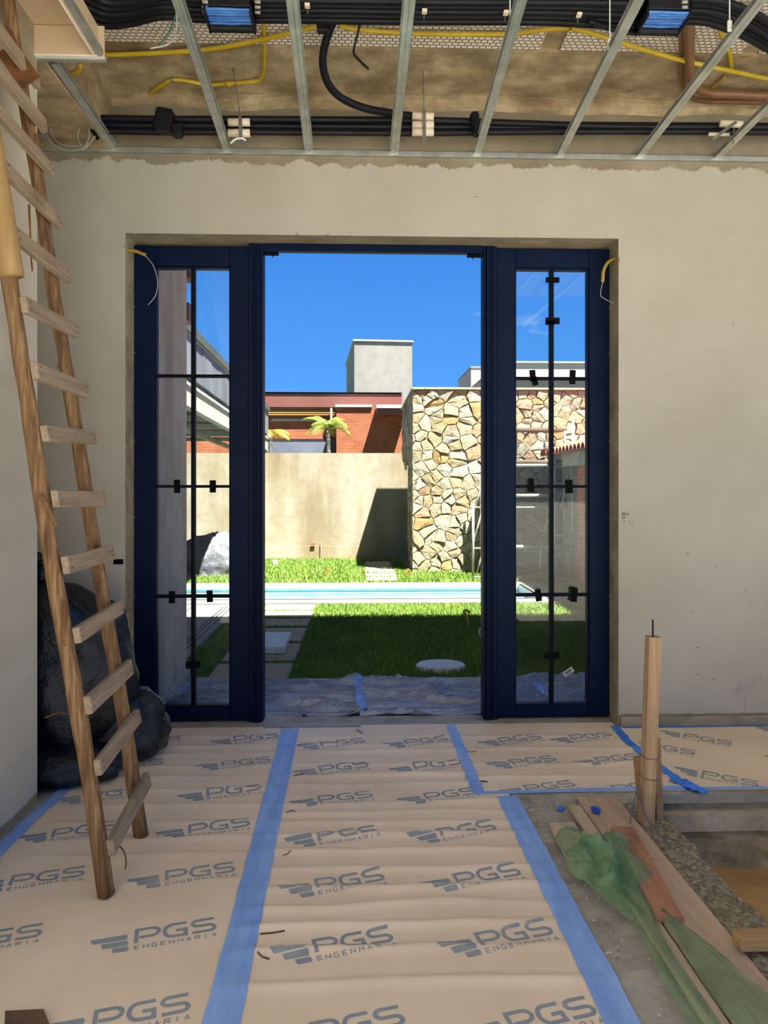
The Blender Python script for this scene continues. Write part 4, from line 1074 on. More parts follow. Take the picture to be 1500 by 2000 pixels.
# lower bundle along the wall
lb = thing('conduit_bundle', aty(700, 245, 4.2), 'lower bundle of black conduits running along the front wall', 'conduits')
for i, (pa, pb_, r) in enumerate(((231, 246, 0.0195), (244, 250, 0.018), (256, 256, 0.0185), (237, 243, 0.017))):
    yy = 4.20 + 0.02 * (i % 2) + (0.05 if i == 3 else 0)
    pts = [aty(-60, pa - 6, yy), aty(80, pa - 2, yy), aty(190, pa + 0, yy), aty(330, pa + 2, yy), aty(470, pa + 2, yy), aty(620, pa + 3, yy), aty(830, pa + 4, yy), aty(1000, 0.5 * (pa + pb_) + 2, yy), aty(1200, pb_ + 1, yy), aty(1420, pb_ + 2, yy), aty(1700, pb_ + 4, yy)]
    MB().tube(catmull(pts, 5), r, 10).build('conduit', 'conduit_black', lb, smooth=True)
# taped wads on the lower bundle
def wad(px, py, w, h, rot):
    c = aty(px, py, 4.15); m = MB().bbox(-w / 2, w / 2, -0.035, 0.035, -h / 2, h / 2, 0.012); a = math.radians(rot)
    m.v = [(c.x + x * math.cos(a) - z * math.sin(a) + 0.01 * nz(x * 30, z * 30, px), c.y + y, c.z + x * math.sin(a) + z * math.cos(a)) for x, y, z in m.v]
    m.build('tape_wad', 'conduit_black', lb)
wad(321, 236, 0.10, 0.13, -10); wad(346, 256, 0.06, 0.07, 0); wad(929, 243, 0.045, 0.13, 6)
# white sleeves and hangers that hold the lower bundle
for k, (px, rows, lab) in enumerate(((467, (239, 260), 'white sleeve hanger on the conduits beside the second ceiling channel'), (826, (226, 244, 258), 'white sleeve hanger where the black loop joins the lower conduits'))):
    h = thing('pipe_hanger', aty(px, rows[-1], 4.16), lab, 'pipe hanger', 'white sleeve hangers')
    for py in rows:
        a, b_ = aty(px - 21, py, 4.165), aty(px + 21, py + (2 if py == 226 else 0), 4.165)
        MB().tube([a, b_], 0.0225, 14).build('sleeve', 'pvc_white', h, smooth=True)
    a, b_ = aty(px + 2, rows[0] - 12, 4.125), aty(px + 3, rows[-1] + (14 if k == 0 else 24), 4.125)
    MB().beam(a, b_, 0.020, 0.004, (0, 1, 0)).build('strap', 'steel', h)
    t = aty(px - (12 if k == 0 else 0), 165, 4.12); t.z = CZ
    MB().tube([a, t], 0.003, 6).build('rod', 'steel', h)
    if k == 0:
        MB().tube(catmull([aty(450, 280, 4.12), aty(460, 272, 4.11), aty(472, 270, 4.11), aty(480, 274, 4.12)], 4), 0.006, 8).build('wire_wrap', 'cable_white', h, smooth=True)
h = thing('pipe_hanger', aty(1410, 262, 4.16), 'tilted white sleeve hanger on the conduits at the far right', 'pipe hanger', 'white sleeve hangers')
MB().tube([aty(1406, 241, 4.165), aty(1449, 243, 4.165)], 0.020, 12).build('sleeve', 'pvc_white', h, smooth=True)
MB().tube([aty(1384, 262, 4.165), aty(1424, 263, 4.165)], 0.010, 12).build('sleeve', 'pvc_white', h, smooth=True)
MB().beam(aty(1438, 238, 4.11), aty(1392, 272, 4.11), 0.018, 0.004, (0, 1, 0)).build('strap', 'steel', h)
MB().tube([aty(1434, 250, 4.11), aty(1432, 280, 4.11)], 0.004, 6).build('rod', 'steel', h)
h = thing('pipe_hanger', aty(155, 250, 4.16), 'white sleeve hanger on the conduits beside the coiled grey cable', 'pipe hanger', 'white sleeve hangers')
MB().tube([aty(141, 229, 4.165), aty(172, 231, 4.165)], 0.020, 12).build('sleeve', 'pvc_white', h, smooth=True)
MB().tube([aty(154, 246, 4.165), aty(176, 248, 4.165)], 0.018, 12).build('sleeve', 'pvc_white', h, smooth=True)
MB().beam(aty(148, 208, 4.11), aty(192, 272, 4.11), 0.020, 0.004, (0, 1, 0)).build('strap', 'black_tape', h)
# black conduit looping down from the round box
lp = [(668, -6, 3.80), (662, 20, 3.78), (645, 55, 3.75), (633, 95, 3.72), (631, 130, 3.70), (642, 165, 3.68), (668, 192, 3.66), (715, 212, 3.64), (770, 222, 3.63), (812, 228, 3.625)]
tag(MB().tube(catmull([aty(p[0], p[1], 3.50 + 0.7 * (i / 9.0)) for i, p in enumerate(lp)], 6), 0.021, 12).build('looping_conduit', 'conduit_black', smooth=True), 'thick black conduit looping from the yellow box down to the lower bundle', 'conduit')
jb = thing('junction_box', aty(683, -3, 3.45), 'yellow round junction box at the top of the picture', 'junction box')
c = aty(683, -4, 3.45)
MB().tube([c + Vector((0, 0, 0)), c + Vector((0, 0, 0.05))], [0.062, 0.066], 24).build('box', 'conduit_yellow', jb, smooth=False)
MB().tube([c + Vector((0, 0, -0.006)), c + Vector((0, 0, 0.004))], [0.070, 0.070], 24).build('rim', 'conduit_yellow', jb)
e = MB().tube(catmull([aty(703, 10, 3.5), aty(702, 50, 3.55), aty(692, 92, 3.6), aty(692, 106, 3.6), aty(706, 122, 3.6), aty(720, 135, 3.6)], 5), 0.006, 8)
tag(e.build('loose_cable', 'conduit_black', smooth=True), 'thin dark cable dangling beside the black loop', 'cable')
bk = aty(629, 50, 3.55); m = MB().bbox(bk.x - 0.025, bk.x + 0.03, bk.y - 0.02, bk.y + 0.02, bk.z - 0.035, bk.z + 0.035, 0.006)
tag(m.build('cable_clamp', 'conduit_black'), 'black clamp gripping the yellow conduit next to the loop', 'clamp')
# yellow conduits
def yel(pix, label, r=0.0125, mat='conduit_yellow', z=3.80):
    return run('yellow_conduit', pix, z, r, mat, label, 'conduit', 'yellow conduits on the ceiling', 10)
yel([(120, 104), (207, 107), (300, 104), (400, 97), (480, 84), (560, 66), (618, 51)], 'yellow conduit from the gypsum box to the black clamp', z=3.83)
yel([(662, 50), (700, 58), (800, 65), (900, 67), (1000, 66), (1060, 58), (1115, 55)], 'yellow conduit from the black loop towards the centre right', z=3.83)
yel([(1115, 55), (1160, 66), (1250, 95), (1350, 122), (1500, 154), (1600, 175)], 'long yellow conduit sloping down to the right edge', z=3.80)
yel([(508, -20), (512, 20), (516, 60), (517, 110), (515, 140), (508, 155), (490, 160), (450, 163), (405, 166), (375, 160), (340, 156), (318, 165), (295, 182), (272, 198)], 'yellow conduit dropping and bending left along the concrete strip', 0.0115, z=3.845)
yel([(1402, 48), (1412, 75), (1425, 105), (1428, 135)], 'short yellow conduit behind the brown pipes', 0.012, z=3.85)
yel([(1416, 150), (1402, 162), (1388, 173)], 'small broken yellow conduit end at the upper right', 0.010, 'conduit_ochre', 3.85)
yel([(40, 143), (100, 143), (140, 143), (154, 136), (157, 126)], 'yellow conduit elbow just below the gypsum box', 0.0125, z=3.60)
c = atz(446, 164, 3.845); m = MB().tube([c + Vector((-0.018, 0, 0)), c + Vector((0.018, 0, 0))], 0.0165, 12); tag(m.build('coupling', 'conduit_yellow', smooth=True), 'yellow coupling on the dropped conduit', 'coupling')
c = atz(337, 156, 3.845); m = MB().tube([c + Vector((-0.008, 0, 0)), c + Vector((0.008, 0, 0))], 0.0155, 12); tag(m.build('pipe_clip', 'steel', smooth=True), 'metal clip on the dropped yellow conduit', 'clip')
# brown pipes at the upper right
bp = thing('brown_pipe', atz(1400, 185, 3.82), 'pair of brown drain pipes turning the corner at the upper right', 'pipe')
run('pipe', [(1346, 40), (1347, 70), (1347, 120), (1350, 150), (1362, 172), (1385, 182), (1430, 184), (1500, 187), (1650, 190)], 3.80, 0.026, 'brown_pipe', '', '', parent=bp, n=12)
run('pipe', [(1330, 50), (1331, 90), (1331, 140), (1335, 172), (1350, 190), (1380, 198), (1430, 199), (1500, 200), (1650, 202)], 3.84, 0.014, 'brown_pipe', '', '', parent=bp)
# blue cable cradles
def cradle(pa, pb_, py, label, z=3.71):
    a, b_ = atz(pa, py + 18, z), atz(pb_, py + 18, z); e = thing('cable_cradle', (a + b_) / 2, label, 'cable cradle', 'cradles of blue cable')
    m = MB(); y0_, y1_ = a.y - 0.11, a.y + 0.045
    m.bbox(a.x, b_.x, a.y + 0.0, y1_, z - 0.065, z - 0.02, 0.010)
    m.bbox(a.x, a.x + 0.012, y0_, y1_, z - 0.065, z + 0.03, 0.004).bbox(b_.x - 0.012, b_.x, y0_, y1_, z - 0.065, z + 0.03, 0.004)
    m.bbox(a.x, b_.x, y0_, a.y + 0.02, z - 0.03, z + 0.02, 0.004)
    m.build('tray', 'conduit_black', e)
    for i in range(9):
        yy = y0_ + 0.012 + i * 0.0135; zz = z - 0.040 - 0.002 * (i % 3)
        pts = [Vector((a.x + 0.002 + (b_.x - a.x - 0.004) * t, yy + 0.004 * nz(t * 4, i, 2), zz - 0.004 * nz(t * 3, i, 7))) for t in (0, .25, .5, .75, 1)]
        MB().tube(catmull(pts, 4), 0.0075, 8).build('blue_cable', 'cable_blue', e, smooth=True)
    for py_ in (4, 14, 24):
        for px_, s in ((pa, -1), (pb_, 1)):
            c = atz(px_, py_, z - 0.03); MB().tube([c, c + Vector((s * 0.025, 0, 0))], 0.007, 8).build('gland', 'cable_grey', e, smooth=True)
cradle(406, 498, 10, 'left cradle of bright blue cables hanging below the black conduits')
cradle(1246, 1332, 16, 'right cradle of bright blue cables hanging below the black conduits')
# dangling wires
tag(MB().tube(catmull([atz(338, -5, 3.62), atz(344, 20, 3.62), atz(345, 50, 3.62), atz(340, 74, 3.62), atz(325, 88, 3.62), atz(293, 95, 3.62)], 6), 0.0035, 6).build('white_wire', 'cable_white', smooth=True), 'thin white wire hanging in a curve below the left black conduits', 'cable')
tag(MB().tube(catmull([atz(352, -5, 3.64), atz(343, 30, 3.64), atz(330, 62, 3.64), atz(310, 88, 3.64)], 6), 0.004, 6).build('teal_wire', 'cable_teal', smooth=True), 'teal wire hanging next to the white one', 'cable')
m = MB()
e = thing('cable_coil', aty(120, 270, 4.1), 'loose coils of grey cable hanging at the upper left corner', 'cable')
for pts in (((70, 196), (105, 200), (150, 213), (165, 222)), ((70, 206), (100, 202), (140, 212), (160, 224)), ((72, 228), (100, 223), (130, 216), (150, 212)),
            ((76, 240), (85, 262), (105, 284), (140, 294), (165, 286), (175, 262), (170, 248)), ((84, 246), (95, 270), (115, 288), (150, 292), (176, 278), (186, 266)),
            ((98, 248), (104, 268), (120, 282), (150, 286), (158, 284)), ((156, 248), (152, 262), (154, 278), (160, 284)), ((78, 256), (92, 280), (120, 294), (160, 293), (182, 272))):
    MB().tube(catmull([aty(p[0], p[1], 4.10 + 0.01 * random.random()) for p in pts], 6), 0.0036, 6).build('loop', 'cable_grey', e, smooth=True)
for i, (px, py, lab) in enumerate(((1191, 76, 'thin white suspension rod just left of the right blue cradle'), (1425, 40, 'thin white suspension rod near the right edge'), (996, 45, 'thin white suspension rod beside the centre right channel'))):
    c = atz(px, py, 3.56); m = MB().tube([c, Vector((c.x, c.y, CZ + 0.005))], 0.003, 6).bbox(c.x - 0.010, c.x + 0.010, c.y - 0.004, c.y + 0.004, c.z - 0.05, c.z, 0.002)
    tag(m.build('suspension_rod', 'cable_white'), lab, 'rod', 'ceiling suspension rods')

# ================================================================== OUTDOORS: GROUND
GND = -0.03
def gz(y): return GND if y < 12.5 else GND - 0.035 * (y - 12.5)
YT0, YT1 = D + TH, 5.56                       # terrace strip under plastic
struct(MB().box(-1.36, 7.5, YT0, YT1, -0.3, -0.012).build('terrace_floor', 'verandah'))
struct(MB().box(-9, -1.52, 4.6, 9.2, -0.3, GND + 0.004).box(-1.52, -1.36, YT0, YT1, -0.3, GND).build('verandah_floor', 'verandah'), 'paved verandah floor left of the lawn')
m = grid([-14, -1.52, -1.2, 3.6, 16], [5.5, 7.0, 9.2], lambda x, y: GND - 0.012)
m.add(*(lambda g: (g.v, g.f))(grid([-14, -3, 2.45, 16], [9.2, 10.2, 11.2], lambda x, y: -0.6)))
m.add(*(lambda g: (g.v, g.f))(grid([2.7, 8, 16], [9.0, 10.2, 11.3], lambda x, y: GND - 0.012)))
m.add(*(lambda g: (g.v, g.f))(grid([-14, -3, 3, 16], [11.1, 12.5, 14, 17], lambda x, y: gz(y) - 0.012)))
m.add([(-80, 17, -0.2), (80, 17, -0.2), (80, 120, -0.2), (-80, 120, -0.2)], [(0, 1, 2, 3)])
struct(m.build('garden_ground', 'turf_base'))
struct(MB().box(-60, 60, -60, -4.2, -0.4, -0.06).box(-60, -9, -4.2, 9, -0.4, -0.06).box(9, 60, -4.2, 9, -0.4, -0.06).build('yard_ground', 'outer_ground'))
def blades(n, xr, yr, h, w, keep=None, zf=None, seed=1):
    r = np.random.default_rng(seed)
    x = r.uniform(*xr, n); y = r.uniform(*yr, n)
    if keep is not None: k = keep(x, y); x, y = x[k], y[k]; n = len(x)
    z = np.where(y < 12.5, GND - 0.012, GND - 0.012 - 0.035 * (y - 12.5))
    an = r.uniform(0, 6.283, n); ww = w * r.uniform(0.7, 1.4, n); hh = h * r.uniform(0.5, 1.25, n); le = hh * r.uniform(0.1, 0.8, n); la = r.uniform(0, 6.283, n)
    v = np.empty((n, 3, 3))
    v[:, 0] = np.stack([x - np.cos(an) * ww, y - np.sin(an) * ww, z], 1)
    v[:, 1] = np.stack([x + np.cos(an) * ww, y + np.sin(an) * ww, z], 1)
    v[:, 2] = np.stack([x + np.cos(la) * le, y + np.sin(la) * le, z + hh], 1)
    return v.reshape(-1, 3)
def lawn(name, parts, label):
    v = np.concatenate(parts); n = len(v); me = bpy.data.meshes.new(name)
    me.vertices.add(n); me.vertices.foreach_set('co', v.astype(np.float32).ravel())
    me.loops.add(n); me.loops.foreach_set('vertex_index', np.arange(n, dtype=np.int32))
    me.polygons.add(n // 3); me.polygons.foreach_set('loop_start', np.arange(0, n, 3, dtype=np.int32))
    me.update(calc_edges=True); me.materials.append(MATS['grass'])
    o = link(name, me); o['kind'] = 'stuff'; return tag(o, label, 'grass')
PAV = [(5.60, 6.08), (6.17, 6.85), (6.95, 7.60), (7.71, 8.13), (8.22, 8.62), (8.71, 9.10)]
def near_keep(x, y):
    k = (x > -0.57) | (x < -1.2)
    for a, b_ in zip([p[1] for p in PAV[:-1]], [p[0] for p in PAV[1:]]): k |= (y > a) & (y < b_)
    return k & (((x - 0.66) / 0.205) ** 2 + ((y - 5.93) / 0.15) ** 2 > 1)
lawn('lawn_grass', [blades(105000, (-1.52, 3.3), (5.57, 9.16), 0.050, 0.0042, near_keep, seed=1)], 'green lawn between the terrace and the pool')
PATHX0, PATHX1 = X(713, 13.0), X(772, 12.4)
FAR_PAV = [(11.35, 11.75), (11.85, 12.3), (12.42, 12.9), (13.05, 13.55), (13.7, 14.2), (14.35, 14.8)]
def far_keep(x, y):
    k = ~((x > 0.86) & (y > 12.55))
    inp = (x > PATHX0) & (x < PATHX1)
    on = np.zeros(len(x), bool)
    for a, b_ in FAR_PAV: on |= (y > a) & (y < b_)
    return k & ~(inp & on)
lawn('lawn_grass', [blades(70000, (-3.4, 3.6), (11.12, 16.0), 0.07, 0.010, far_keep, seed=2), blades(9000, (2.72, 4.2), (9.0, 11.2), 0.06, 0.008, None, seed=3)], 'bright green lawn beyond the pool')
# stepping slabs
gp = thing('garden_path', (-0.88, 7.3, GND), 'row of pale stone slabs leading along the lawn to the pool', 'path')
for a, b_ in PAV: MB().bbox(-1.20, -0.57, a, b_, GND - 0.05, GND + 0.018, 0.006).build('paving_slab', 'paver', gp)
fp = thing('garden_path', ((PATHX0 + PATHX1) / 2, 12.8, GND), 'row of narrow slabs climbing the lawn behind the pool', 'path')
for a, b_ in FAR_PAV: MB().bbox(PATHX0, PATHX1, a, b_, gz(a) - 0.05, gz(a) + 0.022, 0.006).build('paving_slab', 'paver', fp)
m = MB().bbox(-1.15, -0.685, 6.40, 7.05, GND + 0.02, GND + 0.085, 0.006)
tag(m.build('stone_slab', 'slab_stone'), 'thick loose grey stone slab lying on the paved path', 'stone slab')
m = MB(); n = 40; vs = [(0.66, 5.93, GND + 0.045)]
for r_, z in ((0.9, GND + 0.043), (1.0, GND + 0.03), (1.0, GND - 0.01)):
    vs += [(0.66 + 0.205 * r_ * math.cos(6.2832 * i / n) * (1 + 0.03 * nz(i * .5, 1, 1)), 5.93 + 0.15 * r_ * math.sin(6.2832 * i / n), z) for i in range(n)]
fs = [(0, 1 + i, 1 + (i + 1) % n) for i in range(n)]
for k in range(2): fs += [(1 + k * n + i, 1 + (k + 1) * n + i, 1 + (k + 1) * n + (i + 1) % n, 1 + k * n + (i + 1) % n) for i in range(n)]
tag(m.add(vs, fs).build('round_stone', 'slab_stone', smooth=False), 'flat round stone set in the lawn near the doorway', 'stone')
# door tracks on the verandah
tr = thing('floor_track', (-1.8, 7.0, GND), 'dark sliding door rails set in the verandah floor', 'track')
for dx in (0.0, 0.045, 0.10):
    MB().box(-1.72 + dx, -1.705 + dx, 4.7, 9.0, GND, GND + 0.010).build('rail', 'dark_underside', tr)
MB().box(-2.12, -2.10, 5.2, 9.0, GND, GND + 0.007).build('rail', 'dark_underside', tr)
# plastic film on the terrace
def film(x0, x1, seed, label):
    def f(x, y):
        u = y * 6.5 + 1.2 * nz(x * 0.7, y * 1.3, seed)
        r1 = max(0.0, 1 - abs(2.4 * nz(x * 0.8, u, seed * 3.1))); r2 = max(0.0, 1 - abs(2.2 * nz(x * 2.1 + 5, y * 15 + x, seed + 3.3)))
        e = max(0.0, min(1.0, (YT1 - y) / 0.07))
        return -0.007 + e * (0.055 * r1 ** 9 + 0.026 * r2 ** 7)
    o = tag(grid(lsp(x0, x1, 0.016), lsp(YT0 + 0.003, YT1, 0.006), f).build('plastic_sheet', 'plastic_film', smooth=True), label, 'plastic sheet', 'plastic sheets on the terrace'); return f
xt = X(703, 5.0)
f1 = film(-1.34, xt, 1, 'creased plastic sheet on the terrace left of the blue tape')
f2 = film(xt, 3.6, 2, 'creased plastic sheet on the terrace right of the blue tape')
tape([(X(697, 5.5), 5.54), (X(702, 5.1), 5.1), (X(708, 4.7), 4.66)], 0.060, hmax(f1, f2), 'pale blue tape joining the two plastic sheets outside', dz=0.008)
tape([(-1.305, 4.70), (-1.30, 5.50)], 0.05, f1, 'blue tape along the foot of the grey pier outside', dz=0.008)
tape([(X(1040, 5.4), 5.45), (X(1090, 4.75), 4.72)], 0.05, f2, 'pale blue tape on the plastic below the right sidelight', dz=0.008)

# ================================================================== POOL
PX1 = 2.40; PYN, PYF = 9.52, 10.88
m = MB().box(-12, PX1 + 0.3, 9.18, PYN, -0.2, GND + 0.02).box(-12, PX1 + 0.3, PYF, 11.12, -0.2, GND + 0.02).box(PX1, PX1 + 0.3, PYN, PYF, -0.2, GND + 0.02)
struct(m.build('trim_4', 'coping'), 'pale stone coping round the pool')
m = MB().box(-12, PX1, PYF - 0.02, PYF + 0.05, -0.9, -0.012).box(PX1 - 0.001, PX1 + 0.05, PYN, PYF, -0.9, -0.01).box(-12, PX1, PYN - 0.05, PYN, -0.9, -0.01)
m.box(-12, PX1, PYN, PYF, -0.95, -0.9)
struct(m.build('pool_basin', 'pool_tile'))
struct(MB().box(-12, PX1, PYF - 0.026, PYF - 0.02, -0.10, -0.065).build('pool_tile_band', 'pool_line'))
w_ = tag(grid(lsp(-12, PX1, 0.5), [PYN, 10.2, PYF - 0.03], lambda x, y: -0.125).build('pool_water', 'water'), 'pale turquoise pool water beyond the lawn', 'water'); w_['kind'] = 'stuff'

# ================================================================== PIER, CANOPY
PFX = X(365, 5.5)
pr = MB().bbox(-1.95, PFX, 4.625, 5.50, -0.012, 6.2, 0.008)
struct(pr.build('pier', 'pier'), 'grey rendered pier outside the left sidelight')
struct(MB().bbox(-1.97, PFX + 0.022, 4.625, 5.522, -0.012, 0.085, 0.006).build('baseboard_pier', 'concrete_beam'))
CXF = -2.0
def cz(y): return -0.022 * (y - 8.2)
cn = thing('canopy', (-3.5, 11, 0), 'grey sheet metal canopy roof running along the left side of the garden', 'canopy')
def run_y(x0, x1, z0, z1, ya=5.9, yb=15.6):
    m = MB(); vs = []
    for y in (ya, yb):
        vs += [(x0, y, z0 + cz(y)), (x1, y, z0 + cz(y)), (x1, y, z1 + cz(y)), (x0, y, z1 + cz(y))]
    return m.add(vs, [(0, 1, 2, 3), (7, 6, 5, 4), (4, 5, 1, 0), (5, 6, 2, 1), (6, 7, 3, 2), (7, 4, 0, 3)])
for k in range(18):     # folded sheets of the fascia
    ya = 5.9 + k * 0.54; run_y(CXF - 0.04, CXF - 0.006 * (k % 2), 2.77, 3.26, ya, ya + 0.535).build('fascia_sheet', 'grey_sheet', cn)
run_y(CXF - 0.06, CXF + 0.03, 3.26, 3.37).build('cap_flashing', 'dark_underside', cn)
run_y(CXF - 0.04, CXF + 0.012, 3.245, 3.26).build('edge_bead', 'white_dull', cn)
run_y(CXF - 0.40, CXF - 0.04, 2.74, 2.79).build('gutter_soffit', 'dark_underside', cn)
run_y(CXF - 0.10, CXF - 0.02, 2.44, 2.66).build('edge_beam', 'cream_board', cn)
run_y(CXF - 0.14, CXF + 0.0, 2.66, 2.70).build('beam_top', 'grey_wall', cn)
run_y(CXF - 0.10, CXF - 0.0, 2.415, 2.44).build('beam_bead', 'white_dull', cn)
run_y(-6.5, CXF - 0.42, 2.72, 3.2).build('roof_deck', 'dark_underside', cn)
for y in (7.2, 8.4, 9.6, 10.8, 12.0, 13.2, 14.4):
    MB().box(-6.5, CXF - 0.12, y, y + 0.07, 2.52 + cz(y), 2.60 + cz(y)).build('purlin', 'white_dull', cn)
    MB().box(CXF - 0.09, CXF - 0.05, y + 0.5, y + 0.56, 2.70 + cz(y), 2.74 + cz(y)).build('bracket', 'grey_sheet', cn)
for x in (-2.9, -4.1): run_y(x, x + 0.06, 2.46, 2.54).build('joist', 'white_dull', cn)
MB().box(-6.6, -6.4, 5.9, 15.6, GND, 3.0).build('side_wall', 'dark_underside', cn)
# dark beam stubs above the pier
bs = thing('beam_stub', (-2.5, 7.3, 3.5), 'two dark beam ends projecting past the pier', 'beam')
for pa, pb_, q in ((520, 545, 374), (593, 628, 371)):
    a = aty(q, pa, 7.0); b_ = aty(q, pb_, 7.0); MB().box(-5, a.x, 6.95, 7.15, b_.z, a.z).build('beam', 'brown_fascia', bs)
MB().box(-5.0, -4.8, 6.9, 7.2, GND, 4.6).build('column', 'pier', bs)

# ================================================================== GARDEN WALL, TARP PILE
GW = 16.5
zt = Z(885, GW)
struct(MB().box(-14, 12, GW, GW + 0.18, -0.4, zt).build('wall_garden', 'garden_wall'), 'stained concrete boundary wall behind the lawn')
struct(MB().bbox(-14, 0.86, GW - 0.008, GW, -0.4, Z(1066, GW), 0.004).build('baseboard_garden', 'garden_wall'))
for px in (627,):
    struct(MB().box(X(px, GW) - 0.012, X(px, GW) + 0.012, GW - 0.036, GW - 0.02, -0.2, Z(1060, GW)).build('trim_5', 'render_grey'))
bm = bmesh.new(); bmesh.ops.create_icosphere(bm, subdivisions=5, radius=1.0)
tc_ = Vector((-2.62, 12.6, -0.05))
for v in bm.verts:
    d = v.co.normalized()
    k = 1 + 0.22 * nz(d.x * 2 + 3, d.y * 2, d.z * 2) + 0.16 * (0.4 - abs(nz(d.x * 4, d.y * 4 + 2, d.z * 4))) + 0.05 * nz(d.x * 11, d.y * 11, d.z * 11)
    v.co = Vector((d.x * 0.78, d.y * 0.6, d.z * 0.66)) * k + tc_
    v.co.z = max(v.co.z, gz(v.co.y) - 0.01)
me = bpy.data.meshes.new('tarp_pile'); bm.to_mesh(me); bm.free(); me.materials.append(MATS['tarp']); me.polygons.foreach_set('use_smooth', [True] * len(me.polygons))
tag(link('tarp_pile', me), 'heap covered by grey plastic tarpaulin in front of the garden wall', 'tarpaulin')
# garden bits
def marker(px, py, y, label, r=0.011, h=0.13):
    p = aty(px, py, y); e = MB()
    e.tube(catmull([(p.x - 0.03, y, gz(y) - 0.02), (p.x - 0.03, y, gz(y) + h * 0.7), (p.x, y, gz(y) + h), (p.x + 0.03, y, gz(y) + h * 0.7), (p.x + 0.03, y, gz(y) + h * 0.2)], 5), r, 8)
    tag(e.build('conduit_hoop', 'orange_marker', smooth=True), label, 'conduit', 'orange conduit hoops in the lawn')
marker(640, 1125, 12.1, 'small orange conduit hoop in the lawn left of the stepping slabs')
marker(797, 1128, 11.9, 'small orange conduit hoop in the lawn beside the stone wall')
marker(427, 1118, 12.4, 'small orange conduit hoop below the tarpaulin heap')
p = aty(537, 1098, 14.2); m = MB().bbox(p.x - 0.05, p.x + 0.05, 14.15, 14.25, gz(14.2), gz(14.2) + 0.12, 0.01)
tag(m.build('white_box', 'white_paint'), 'small white box on the far lawn', 'box')
p = aty(612, 1062, 16.4); m = MB().bbox(p.x - 0.05, p.x + 0.05, GW - 0.06, GW - 0.03, p.z - 0.03, p.z + 0.03, 0.008)
tag(m.build('wall_socket', 'red_clay'), 'small red fitting low on the garden wall', 'fitting')
y = atz(911, 1226, GND).y; pts = [aty(913, 1226, y), aty(914, 1214, y), aty(909, 1200, y), aty(906, 1194, y), aty(912, 1192, y), aty(917, 1197, y)]
tag(MB().tube(catmull(pts, 5), 0.014, 10).build('conduit_hook', 'conduit_ochre', smooth=True), 'ochre conduit bent like a hook sticking out of the lawn', 'conduit')
y = atz(940, 1246, GND).y
tag(MB().tube(catmull([aty(947, 1222, y), aty(940, 1226, y), aty(936, 1235, y), aty(940, 1244, y), aty(949, 1247, y)], 5), 0.008, 8).build('hose_loop', 'cable_white', smooth=True), 'white hose loop in the lawn beside the right jamb', 'hose')

# ================================================================== STONE-CLAD BLOCK
SY = 12.60; SX0 = X(805, SY); SX1 = 4.7; SZ1 = Z(757, SY); SYB = 15.95; SZ0 = -0.15
sb = thing('stone_block', ((SX0 + SX1) / 2, SY, 0), 'flat roofed garden block clad in irregular cream stones', 'building')
DZ = 1.95
m = MB().box(SX0 + 0.05, SX1, SY, SYB, DZ, SZ1 - 0.03).box(SX0 + 0.17, SX1, 13.15, SYB, SZ0, DZ).box(SX0 + 0.05, SX1, SY, 13.15, SZ0, DZ)
m.build('body', 'mortar', sb)
MB().bbox(SX0 - 0.01, SX1, SY - 0.06, SYB, SZ1 - 0.035, SZ1, 0.004).build('coping', 'stone_cream', sb)
def vor_cells(w, h, cw, ch, seed, drop=0.12):
    r = random.Random(seed); pts = []
    ny = int(h / ch) + 1; nx = int(w / cw) + 1
    for j in range(-1, ny + 1):
        for i in range(-1, nx + 1):
            if r.random() < drop: continue
            pts.append(((i + 0.5 + (j % 2) * 0.5 + r.uniform(-0.42, 0.42)) * cw, (j + 0.5 + r.uniform(-0.42, 0.42)) * ch))
    A = np.array(pts); cells = []
    sx, sy = 1.0, cw / ch * 0.85       # flattened metric gives lying stones
    for i, p in enumerate(pts):
        poly = [(0, 0), (w, 0), (w, h), (0, h)]
        d2 = ((A[:, 0] - p[0]) * sx) ** 2 + ((A[:, 1] - p[1]) * sy) ** 2
        for j in np.argsort(d2)[1:22]:
            q = pts[j]; nx_, ny_ = (q[0] - p[0]) * sx * sx, (q[1] - p[1]) * sy * sy
            c = nx_ * (p[0] + q[0]) / 2 + ny_ * (p[1] + q[1]) / 2; out = []
            for a, b_ in zip(poly, poly[1:] + poly[:1]):
                da, db = nx_ * a[0] + ny_ * a[1] - c, nx_ * b_[0] + ny_ * b_[1] - c
                if da <= 0: out.append(a)
                if (da < 0) != (db < 0) and da != db:
                    t = da / (da - db); out.append((a[0] + (b_[0] - a[0]) * t, a[1] + (b_[1] - a[1]) * t))
            poly = out
            if len(poly) < 3: break
        if len(poly) >= 3:
            # drop tiny edges
            ar = 0.5 * abs(sum(a[0] * b_[1] - a[1] * b_[0] for a, b_ in zip(poly, poly[1:] + poly[:1])))
            if ar > 0.006: cells.append(poly)
    return cells
